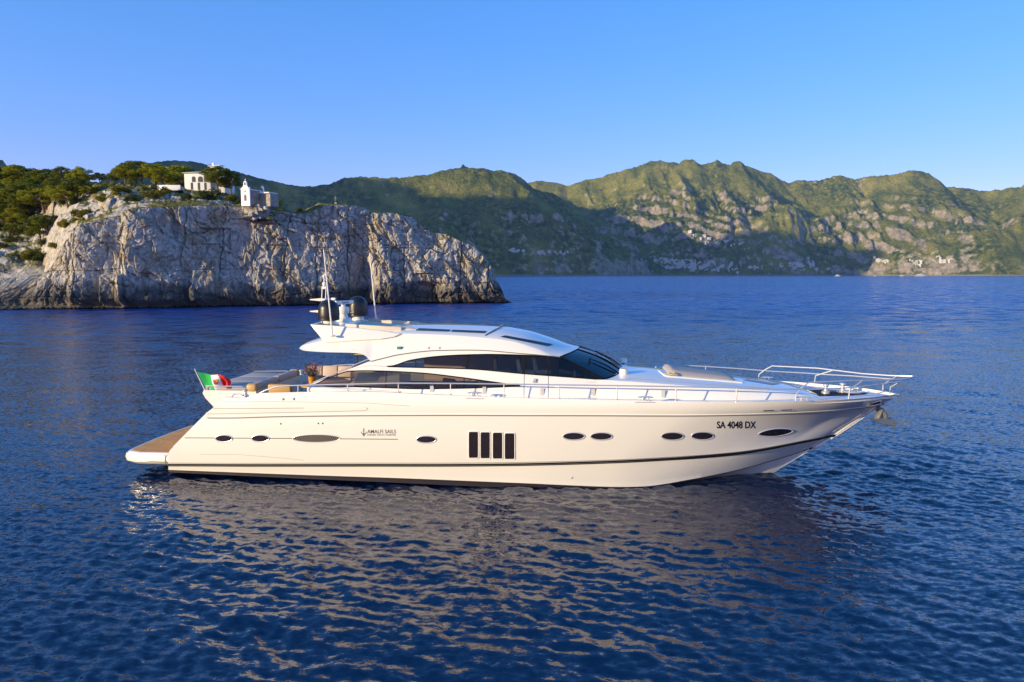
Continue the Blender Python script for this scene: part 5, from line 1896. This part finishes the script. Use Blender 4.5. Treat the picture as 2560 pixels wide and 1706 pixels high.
def pine_proto(seed, H, lean, spread, npads, nm=PINE):
    rg = random.Random(seed)
    tr = MB()
    top = Vector((lean[0], lean[1], H * 0.78))
    pts = [Vector((0, 0, -0.8)), Vector((lean[0] * 0.15, lean[1] * 0.15, H * 0.2)), Vector((lean[0] * 0.55, lean[1] * 0.55, H * 0.5)), top]
    tr.tube(pts, [0.26, 0.20, 0.14, 0.07], 8)
    pads = []
    for k in range(npads):
        a = 2.4 * k + rg.random()
        t = (k + 0.5) / npads
        z = H * (0.42 + 0.54 * t)
        env = spread * (0.55 + 0.5 * math.sin(math.pi * min(1.0, 0.18 + 0.82 * t)))       # widest above the middle, domed on top
        r = env * (0.45 + 0.5 * rg.random()) * (1 if t < 0.9 else 0.35)
        c = Vector((lean[0] + r * math.cos(a), lean[1] + r * math.sin(a), z))
        rx = spread * rg.uniform(0.26, 0.42)
        pads.append((c, rx, rx * rg.uniform(0.40, 0.62)))
        s = pts[1].lerp(pts[3], rg.uniform(0.35, 0.95))
        tr.tube([s, s.lerp(c, 0.55) + Vector((0, 0, -0.25)), c - Vector((0, 0, rx * 0.15))], [0.085, 0.055, 0.03], 6)
    root = empty("pine_tree")
    tr.build("trunk", BARK, root)
    link_mesh("crown", leaf_mesh(pads, 300, 0.17, seed), nm, root, smooth=False)
    return root
def bush_proto(name, seed, r, nm):
    rg = random.Random(seed)
    pads = []
    for k in range(6):
        a = rg.random() * 6.283; q = r * rg.uniform(0.1, 0.75)
        pads.append((Vector((q * math.cos(a), q * math.sin(a), r * rg.uniform(0.25, 0.65))), r * rg.uniform(0.35, 0.55), r * rg.uniform(0.28, 0.5)))
    root = empty(name)
    st = MB()
    for c, rx, rz in pads: st.tube([Vector((0, 0, -0.3)), c * 0.5, c], [0.05, 0.035, 0.015], 5)
    st.build("stems", BARK, root)
    link_mesh("foliage", leaf_mesh(pads, 420, 0.14, seed, 0.8), nm, root, smooth=False)
    return root
PROTO = [pine_proto(11, 6.6, (0.5, 0.2), 3.3, 20), pine_proto(12, 5.6, (-0.8, 0.1), 3.0, 17), pine_proto(13, 7.2, (0.2, 0.4), 3.6, 22, PINED), pine_proto(14, 5.0, (0.9, -0.2), 2.7, 15, PINED), pine_proto(15, 6.2, (-0.3, 0.3), 3.1, 18, PINED)]
BUSH = [bush_proto("broom_bush", 21, 1.5, BROOM), bush_proto("broom_bush", 22, 1.3, BROOM), bush_proto("scrub_bush", 23, 1.6, SCRUB), bush_proto("scrub_bush", 24, 1.3, SCRUB)]
USED = set()
ISLET = bpy.data.objects["rocky_islet"]
_bv = BVHTree.FromPolygons([v.co.copy() for v in ISLET.data.vertices], [tuple(p.vertices) for p in ISLET.data.polygons])
def ground_at(x, y):
    h = _bv.ray_cast(Vector((x, y, 120)), Vector((0, 0, -1)))
    return h[0].z if h[0] is not None else None
def spot(u, d):
    """ground point at photo column u, d metres behind the cliff edge"""
    by = float(np.interp(u, IS_U, IS_Y) + np.interp(u, IS_U, IS_SET)); bx = float(np.interp(u, IS_U, IS_X))
    y = by + d
    x = bx * (1 + d / by) * (by + d) / (by + d)
    x = bx * (by + d) / float(np.interp(u, IS_U, IS_Y))
    z = ground_at(x, y)
    return x, y, (z if z is not None else islet_ground(x, y))
def place(proto, u, d, size, rz, label, cat, group, vtop=None):
    o = proto if id(proto) not in USED else copy_thing(proto)
    USED.add(id(proto))
    x, y, z = spot(u, d)
    o.location = (x, y, z - 0.05)
    o.rotation_euler = (0, 0, rz)
    s = size
    if vtop is not None:                       # size it to reach the surveyed crown top
        zt = row_height(u, vtop, y)
        hh = max([v.co.z for ch in proto.children if ch.name.startswith("crown") for v in ch.data.vertices] + [0.1])
        s = max(0.45, (zt - z) / hh)
    o.scale = (s * size if vtop is not None else s, s * size if vtop is not None else s, s)
    tag(o, label, cat, group)
    return o
PG = "pines on the islet"
rz_ = random.Random(77)
PINES = [  # proto, column, metres behind the edge, width factor, crown-top row, label
    (2, 8, 46, 1.0, 414, "tall dark pine cut by the left edge of the photo, on the skyline"),
    (3, 38, 50, 1.0, 412, "slim skyline pine with sky showing between its trunks, second from the left edge"),
    (0, 66, 48, 1.0, 410, "skyline pine with a bare leaning trunk right of the two leftmost pines"),
    (4, 100, 50, 1.0, 418, "dark skyline pine standing where the ridge first dips"),
    (2, 135, 46, 1.1, 420, "broad dark pine forming the ridge between two lower gaps"),
    (3, 168, 48, 0.9, 426, "narrow pine in the darker row left of the dome shaped crown"),
    (4, 200, 44, 1.0, 424, "dark pine with a rounded crown on the ridge above the sunlit slope"),
    (0, 232, 44, 1.0, 436, "low pine at the right end of the dark ridge row"),
    (1, 30, 28, 1.0, 478, "shaded pine low on the slope near the left edge"),
    (4, 62, 26, 1.1, 462, "shaded pine on the slope below the leaning skyline pine"),
    (2, 92, 30, 1.1, 455, "wide dark pine filling the middle of the left slope"),
    (1, 128, 26, 1.1, 468, "olive green pine on the slope beneath the broad ridge pine"),
    (0, 160, 24, 1.1, 462, "sunlit pine half way down the slope below the narrow pine"),
    (1, 186, 16, 1.15, 470, "golden green pine leaning over the top of the scree"),
    (0, 212, 20, 1.0, 460, "bright pine above the yellow broom at the scree head"),
    (1, 240, 16, 1.0, 468, "spreading sunlit pine beside the pink outcrop"),
    (0, 268, 30, 1.0, 434, "pine at the left flank of the big dome shaped crown"),
    (4, 296, 34, 1.0, 438, "dark pine tucked behind the left flank of the big crown"),
    (0, 330, 26, 1.15, 412, "large sunlit pine making the left half of the tallest crown"),
    (2, 372, 30, 1.15, 401, "tallest pine on the islet, its crown the top of the green dome"),
    (0, 402, 22, 1.15, 408, "large golden pine in front of the tallest pine"),
    (1, 430, 20, 1.05, 428, "low spreading pine hiding the left wall of the white villa"),
    (3, 352, 16, 0.9, 446, "small pine with visible trunks under the tallest crown"),
    (0, 462, 40, 1.0, 412, "pine rising behind the roof ridge of the white villa"),
    (4, 490, 44, 0.9, 415, "dark pine crown showing behind the villa's chimney"),
    (2, 556, 11, 0.95, 413, "dark pine in front of the villa's right corner"),
    (4, 590, 10.5, 0.8, 427, "dark leaning pine between the villa and the chapel"),
    (1, 700, 5, 1.3, 502, "low wind bent pine on the cliff edge right of the chapel"),
]
for pi, u, d, wf, vt, lab in PINES:
    place(PROTO[pi], u, d, wf * 1.2, rz_.random() * 6.28 if pi != 1 else rz_.uniform(-0.6, 0.6), lab, "pine tree", PG, vt)
BG = "bushes on the islet"
BUSHES = [
    (0, 150, 6, 1.0, "yellow broom bush low on the scree edge"), (0, 175, 6, 1.1, "yellow broom bush under the leaning golden pine"),
    (1, 198, 5, 1.0, "yellow broom bush half way up the sloping cliff edge"), (0, 225, 6, 1.0, "bright broom bush at the foot of the spreading sunlit pine"),
    (0, 306, 9, 1.5, "large yellow green broom on the pink outcrop under the tall pines"), (1, 336, 9, 1.0, "broom bush on the right shoulder of the pink outcrop"),
    (2, 415, 7, 1.3, "dark green bush in front of the stone terrace wall"), (0, 432, 6, 0.7, "small yellow bush beside the dark green bush below the wall"),
    (2, 538, 5, 1.6, "large round bush below the right end of the terrace wall"), (3, 520, 5, 1.0, "low bush at the left foot of the large round bush"),
    (3, 100, 9, 1.0, "olive scrub bush near the top of the scree"), (2, 60, 9, 1.0, "olive scrub bush low on the left slope"), (3, 20, 11, 1.0, "olive scrub bush at the left edge of the photo"),
    (3, 462, 9, 0.9, "small scrub bush against the stone terrace wall"), (3, 600, 5, 0.8, "small scrub bush at the foot of the chapel rock"),
    (2, 10, 20, 1.3, "dark scrub bush under the shaded pines at the left edge"), (3, 45, 16, 1.2, "dark scrub bush on the grey rocks of the left slope"),
    (3, 120, 14, 1.2, "scrub bush on the slope between the pines and the scree"), (2, 150, 16, 1.2, "green scrub bush in the middle of the sunlit slope"),
    (3, 755, 3, 0.8, "scrub tuft in the notch left of the cross summit"), (3, 845, 5, 0.6, "scrub tuft on the cross summit"), (3, 1040, 2, 0.7, "scrub tuft on the descending cliff edge"), (3, 1120, 2, 0.7, "scrub tuft near the nose of the cliff"),
]
for bi, u, d, s, lab in BUSHES:
    o = place(BUSH[bi], u, d, s, rz_.random() * 6.28, lab, "bush", BG)

for k in range(22):
    u = rz_.uniform(-6, 235); d = rz_.uniform(15, 42)
    place(PROTO[rz_.choice([0, 1, 2, 3, 4])], u, d, rz_.uniform(0.75, 1.05), rz_.random() * 6.28, "green pine crowded among the others on the left slope below the skyline", "pine tree", PG)
for k in range(60):
    u = rz_.uniform(-6, 300) if k < 44 else rz_.uniform(300, 690); d = rz_.uniform(5, 34) if k < 44 else rz_.uniform(2, 12)
    place(BUSH[rz_.choice([0, 1, 2, 2, 3, 3])], u, d, rz_.uniform(0.5, 1.15), rz_.random() * 6.28, "low scrub bush dotted among rocks on top of the islet", "bush", BG)

# ------------------------------------------------------------------ white villa, terrace wall, chapel, cross
LIME = mat("whitewash", (0.78, 0.77, 0.74), 0.9)
SHADE = mat("dark_opening", (0.03, 0.03, 0.035), 0.6)
ROOFM = mat("pale_roof", (0.55, 0.54, 0.52), 0.8)
def stone_mat():
    m = mat("rubble_stone", (0.36, 0.29, 0.22), 0.95, spec=0.1)
    t = NT(m); P = t.geo("Position")
    v = t.voronoi(P, 2.2, 'F1', 1)
    e = t.voronoi(P, 2.2, 'DISTANCE_TO_EDGE')
    c = t.mix(t.fl(t.noise(P, 1.5, 3), 0.4, 0.6), (0.40, 0.31, 0.22), (0.27, 0.23, 0.19))
    c = t.mix(0.22, c, v)
    c = t.mix(t.math('MULTIPLY', t.math('SUBTRACT', 1.0, t.fl(e, 0.0, 0.06)), 0.6), c, (0.08, 0.07, 0.06))
    t.l(c, t.b.inputs["Base Color"])
    return m
STONE = stone_mat()
def arch_poly(w, h, n=8):
    r = w / 2
    return [(-r, 0), (r, 0)] + [(r * math.cos(a), h - r + r * math.sin(a)) for a in np.linspace(0, math.pi, n)]
def opening(mb, cx, y, cz_, w, h, arch=True, mi=0, depth=0.08):
    P = arch_poly(w, h) if arch else [(-w / 2, 0), (w / 2, 0), (w / 2, h), (-w / 2, h)]
    mb.prism([(cx + a, y, cz_ + b) for a, b in P], (0, depth, 0), mi)
VY = 168.0
def vpt(u, v, Y=VY): return at_depth(u, v, Y)
va, vb_ = vpt(462, 476), vpt(527, 476)
vz = vpt(490, 476).z
villa = empty("white_villa", (va.x, VY, vz - 0.5), 0.0)
tag(villa, "white two storey villa with arched windows among the pines", "house")
vw = vb_.x - va.x
vh = vpt(490, 434).z - vz + 0.5
MB().box((vw / 2, 3.5, vh / 2), (vw, 7.0, vh), bev=0.06).box((vw * 1.24, 4.0, vh * 0.47), (vw * 0.48, 6.0, vh * 0.94), bev=0.05).build("wall", LIME, villa)
def vroof():
    mb = MB()
    e = 0.35
    # mono-pitch tile roof rising to the right, with the small upper roof and its chimney
    A = [(-e, -e, vh), (vw + e, -e, vh + 0.35), (vw + e, 7.2, vh + 1.5), (-e, 7.2, vh + 1.0)]
    mb.prism(A, (0, 0, 0.16))
    return mb
VR = vroof().build("roof", ROOFM, villa)
MB().box((vw * 1.02, 3.4, vh + 1.0), (2.2, 2.4, 2.0), bev=0.05).prism([(vw * 1.02 - 1.5, 1.9, vh + 2.0), (vw * 1.02 + 1.5, 1.9, vh + 2.15), (vw * 1.02 + 1.5, 5.0, vh + 2.5), (vw * 1.02 - 1.5, 5.0, vh + 2.35)], (0, 0, 0.14)).build("belvedere", LIME, villa)
MB().box((vw * 0.94, 3.0, vh + 2.55), (0.5, 0.5, 0.8), bev=0.03).build("chimney", LIME, VR)
for cx, cz_, w, h in [(vw * 0.36, vh * 0.54, 0.8, 1.3), (vw * 0.62, vh * 0.54, 1.1, 1.3), (vw * 0.88, vh * 0.54, 1.5, 1.6), (vw * 1.22, vh * 0.50, 1.3, 1.6)]:
    f = MB()
    opening(f, cx, -0.03 if cx < vw else 0.96, cz_, w + 0.2, h + 0.1)
    fo = f.build("window", mat("pale_reveal", (0.50, 0.50, 0.50), 0.9), villa)
    g = MB(); opening(g, cx, -0.06 if cx < vw else 0.93, cz_ + 0.05, w, h, depth=0.06); g.build("pane", SHADE, fo)
for cx in (vw * 0.28, vw * 0.55, vw * 0.80):
    g = MB(); opening(g, cx, -0.04, 0.6, 0.55, 1.7, False); g.build("door", SHADE, villa)
# low annexe wall and dry stone terrace
def terrace():
    mb = MB()
    pts = []
    for u in range(440, 600, 8):
        x, y, z = spot(u, 9.5 + 1.0 * math.sin(u * 0.02))
        pts.append((u, x, y, row_height(u, 480 + (u - 440) * 0.085, y), z))
    P = []
    for u, x, y, zt, z in pts: P.append([(x, y - 0.10, min(z, zt) - 1.2), (x, y, zt), (x, y + 0.55, zt), (x, y + 0.6, min(z, zt) - 1.2)])
    return mb.grid(P)
tw = terrace().build("terrace_wall", STONE, None, autosmooth=30)
tag(tw, "dry stone terrace wall running below the white villa", "wall")
bx, by_, bz_ = spot(420, 12)
def annexe():
    mb = MB(); a, b = vpt(395, 470, 158), vpt(452, 470, 158)
    mb.box(((a.x + b.x) / 2, 158, a.z), (b.x - a.x, 0.5, 1.2), bev=0.04)
    return mb
ax = annexe().build("garden_wall", LIME)
tag(ax, "low whitewashed garden wall glimpsed through the pines left of the villa", "wall")

# the chapel on its rock
CY = 152.0
c0, c1 = at_depth(604, 499, CY), at_depth(630, 499, CY)
chapel = empty("chapel", (c0.x, CY, at_depth(617, 516, CY).z), math.radians(-24))
tag(chapel, "small white chapel with a curved bell gable on the cliff top", "chapel")
cw = (c1.x - c0.x) * 1.08
zf = at_depth(617, 473, CY).z - at_depth(617, 516, CY).z     # shoulder of the facade
zt = at_depth(617, 451, CY).z - at_depth(617, 516, CY).z     # top of the gable
cd = 4.6
MB().box((cw / 2, cd / 2 + 0.15, zf * 0.46), (cw * 0.98, cd, zf * 0.92), bev=0.03).build("nave", STONE, chapel)
def facade():
    mb = MB()
    m = cw / 2
    pts = [(0, 0.0), (cw, 0.0), (cw, zf), (m + cw * 0.36, zf + 0.12), (m + cw * 0.30, zf + (zt - zf) * 0.22), (m + cw * 0.20, zf + (zt - zf) * 0.34), (m + cw * 0.17, zf + (zt - zf) * 0.70),
           (m + cw * 0.10, zf + (zt - zf) * 0.84), (m, zf + (zt - zf) * 0.9), (m - cw * 0.10, zf + (zt - zf) * 0.84), (m - cw * 0.17, zf + (zt - zf) * 0.70), (m - cw * 0.20, zf + (zt - zf) * 0.34), (m - cw * 0.30, zf + (zt - zf) * 0.22), (m - cw * 0.36, zf + 0.12), (0, zf)]
    mb.prism([(x, -0.12, z) for x, z in pts], (0, 0.34, 0))
    for q in (0.02, 0.98): mb.lathe([(0.10, 0), (0.10, 0.2), (0.03, 0.3), (0.001, 0.42)], (cw * q, 0.05, zf), seg=8)
    mb.box((cw / 2, -0.16, zf - 0.05), (cw * 1.06, 0.3, 0.12))
    return mb
FAC = facade().build("facade", LIME, chapel)
def popen(name, cx, z, w, h):
    g = MB(); opening(g, cx, -0.17, z, w, h, True, 0, 0.06); return g.build(name, SHADE, FAC)
popen("door", cw / 2, zf * 0.30, cw * 0.26, zf * 0.36)
popen("oculus", cw / 2, zf * 0.80, cw * 0.13, cw * 0.15)
popen("bell_opening", cw / 2, zf + (zt - zf) * 0.40, cw * 0.17, (zt - zf) * 0.34)
MB().box((cw / 2, 0.05, zf + (zt - zf) * 1.02), (0.06, 0.06, 0.5)).box((cw / 2, 0.05, zf + (zt - zf) * 1.06), (0.28, 0.05, 0.06)).build("gable_cross", LIME, FAC)
MB().box((cw * 0.5, cd * 0.5, zf * 0.95), (cw * 1.02, cd * 1.02, 0.22), bev=0.03).build("parapet", LIME, chapel)
def side_gable():
    mb = MB()
    y0 = cd + 0.35
    z0 = zf * 0.92
    mb.box((cw * 1.5, y0 - 0.9, z0 * 0.42), (cw * 1.5, 2.6, z0 * 0.84), bev=0.03)
    return mb
side_gable().build("annexe", STONE, chapel)
def belfry():
    mb = MB(); y0 = cd - 1.9; x0 = cw * 1.35; z0 = zf * 0.80
    mb.box((cw * 1.5, y0 + 1.0, z0), (cw * 1.56, 2.7, 0.25), bev=0.03)
    h = (zt - zf) * 0.85
    pts = [(-0.75, 0), (0.75, 0), (0.7, 0.25), (0.35, 0.4), (0.32, h * 0.7), (0.15, h * 0.92), (0, h), (-0.15, h * 0.92), (-0.32, h * 0.7), (-0.35, 0.4), (-0.7, 0.25)]
    mb.prism([(x0 + a, y0, z0 + b) for a, b in pts], (0, 0.35, 0))
    return mb
BEL = belfry().build("rear_bell_gable", LIME, chapel)
g = MB(); opening(g, cw * 1.35, cd - 1.96, zf * 0.80 + 0.42, 0.34, 0.7, True, 0, 0.05); g.build("bell_opening", SHADE, BEL)
def plinth():
    """rock and rubble footing under the chapel"""
    mb = MB()
    rows_ = []
    for k in range(9):
        t = k / 8
        r_ = []
        for j in range(40):
            a = 6.283 * j / 40
            q = 1 + 0.22 * math.sin(3 * a + k) + 0.12 * math.sin(7 * a + 2 * k) + 0.08 * math.sin(13 * a - k)
            r_.append((cw * 0.95 + (cw * 0.85 + 1.2 * t) * q * math.cos(a), cd * 0.62 + (cd * 0.5 + 0.9 * t) * q * math.sin(a), 0.15 - 3.0 * t + 0.3 * math.sin(5 * a + 3 * k)))
        rows_.append(r_)
    mb.add([(cw * 0.95, cd * 0.5, 0.3)] + rows_[0], [(0, j + 1, (j + 1) % 40 + 1) for j in range(40)])
    mb.grid(rows_, wrap=True)
    return mb
pl = plinth()
pm = bpy.data.materials["limestone"]
pl.build("rock_footing", pm, chapel, autosmooth=20)
# slender cross on the next summit
xk, yk, zk = spot(845, 5)
cross = empty("summit_cross", (xk, yk, zk - 0.1))
tag(cross, "slender grey cross on a small plinth at the bare cliff summit", "cross")
ch_ = row_height(845, 489, yk) - zk
MB().box((0, 0, ch_ / 2), (0.13, 0.13, ch_)).box((0, 0, ch_ * 0.72), (0.62, 0.11, 0.11)).build("post", mat("grey_wood", (0.25, 0.23, 0.22), 0.9), cross)
MB().box((0, 0, 0.22), (0.7, 0.6, 0.55), bev=0.05).build("plinth", LIME, cross)

# ------------------------------------------------------------------ village across the bay
HW = mat("house_plaster", (0.58, 0.55, 0.49), 0.9)
HWIN = mat("house_openings", (0.10, 0.10, 0.11), 0.8)
def house_proto(sx, sy, sz, seed):
    rg = random.Random(seed)
    mb = MB()
    mb.box((0, 0, sz / 2 - 4), (sx, sy, sz + 8))
    mb.box((sx * 0.22, 0.5, sz + 1.2), (sx * 0.5, sy * 0.8, 2.8))
    for f in range(max(1, int(sz / 3.4))):
        for k in range(max(2, int(sx / 3.2))):
            if rg.random() < 0.2: continue
            mb.box((-sx / 2 + sx * (k + 0.5) / max(2, int(sx / 3.2)), -sy / 2 - 0.02, 1.9 + f * 3.3), (1.1, 0.12, 1.5), mi=1)
    o = mb.build("village_house", [HW, HWIN], None, smooth=False)
    return o
HP = [house_proto(13, 10, 7, 1), house_proto(18, 11, 9, 2), house_proto(10, 9, 6, 3), house_proto(24, 12, 11, 4)]
hused = set()
rh = random.Random(31)
CLUST = [  # photo column range, row range, how many
    (1625, 1690, 644, 668, 26), (1650, 1770, 646, 684, 66), (1690, 1850, 650, 686, 62), (1760, 1860, 600, 618, 22), (1725, 1760, 588, 600, 8), (1870, 1905, 664, 680, 12), (1950, 2010, 656, 684, 26),
    (2020, 2042, 648, 682, 16), (2060, 2090, 672, 680, 7), (2185, 2225, 650, 664, 16), (2265, 2310, 650, 672, 14), (2330, 2380, 648, 664, 12), (1275, 1310, 628, 634, 8), (1338, 1420, 632, 640, 12)]
def hill_hit(u, v):
    d = ray(u, v)
    t0 = 3300.0 / d.y
    prev = None
    for k in range(420):
        t = t0 + k * 8.0 / d.y
        p = Vector((0, 0, CAMH)) + d * t
        if p.y > 6300: return None
        hz, sl = HILL(p.x, p.y)
        if hz > p.z: return p, hz, sl
    return None
nh = 0
for u0, u1, v0, v1, n in CLUST:
    for k in range(n):
        u = rh.uniform(u0, u1); v = v0 + (v1 - v0) * (0.35 * (u - u0) / (u1 - u0) + 0.65 * rh.random())
        r = hill_hit(u, v)
        if r is None: continue
        p, hz, sl = r
        if hz < 3: continue
        q = rh.choice([0, 0, 1, 2, 2, 3])
        o = HP[q] if q not in hused else HP[q].copy()
        if q in hused: COL.objects.link(o)
        hused.add(q)
        o.location = (p.x, p.y, hz - 0.5); o.rotation_euler = (0, 0, rh.uniform(-0.7, 0.7)); s = rh.uniform(0.8, 1.25); o.scale = (s, s, s)
        tag(o, "small white flat roofed house of the village below the far mountains", "house", "white houses of the far village")
        nh += 1
for q in range(4):
    if q not in hused: bpy.data.objects.remove(HP[q])
print("houses", nh)

# ------------------------------------------------------------------ boats under the far shore
def far_boat(name, u, v, L, h, label):
    p = on_water(u, 690.2)
    Y = 3300.0
    p = at_depth(u, 690, Y)
    o = empty(name, (p.x, Y, 0), 0)
    mb = MB()
    st = []
    for k in range(11):
        t = k / 10; x = -L / 2 + L * t; w = L * 0.11 * (1 - max(0, (t - 0.45) / 0.55) ** 2) + 0.02
        zt_ = h * (0.55 + 0.35 * t ** 2)
        st.append([(x, -w, zt_), (x, -w * 0.8, -0.5), (x, w * 0.8, -0.5), (x, w, zt_)])
    mb.grid(st, wrap=True)
    mb.build("hull", HW, o)
    MB().prism([(-L * 0.32, -L * 0.07, h * 0.6), (L * 0.22, -L * 0.07, h * 0.6), (L * 0.10, -L * 0.07, h * 1.25), (-L * 0.05, -L * 0.07, h * 1.35), (-L * 0.30, -L * 0.07, h * 1.2)], (0, L * 0.14, 0)).build("cabin", HW, o)
    MB().tube([(-L * 0.06, 0, h * 1.3), (-L * 0.08, 0, h * 2.1)], [0.35, 0.2], 6).build("mast", HW, o)
    tag(o, label, "boat", "boats moored under the far shore")
far_boat("distant_yacht", 2302, 689, 56, 9, "largest white boat under the far shore, right of the smaller ones")
far_boat("distant_yacht", 2255, 689, 22, 5, "small white boat just left of the largest far boat")
far_boat("distant_yacht", 2094, 689, 26, 6, "small white boat alone below the terraced village on the far shore")
far_boat("distant_yacht", 2188, 689, 14, 3.5, "tiniest white boat half way between the lone far boat and the largest one")
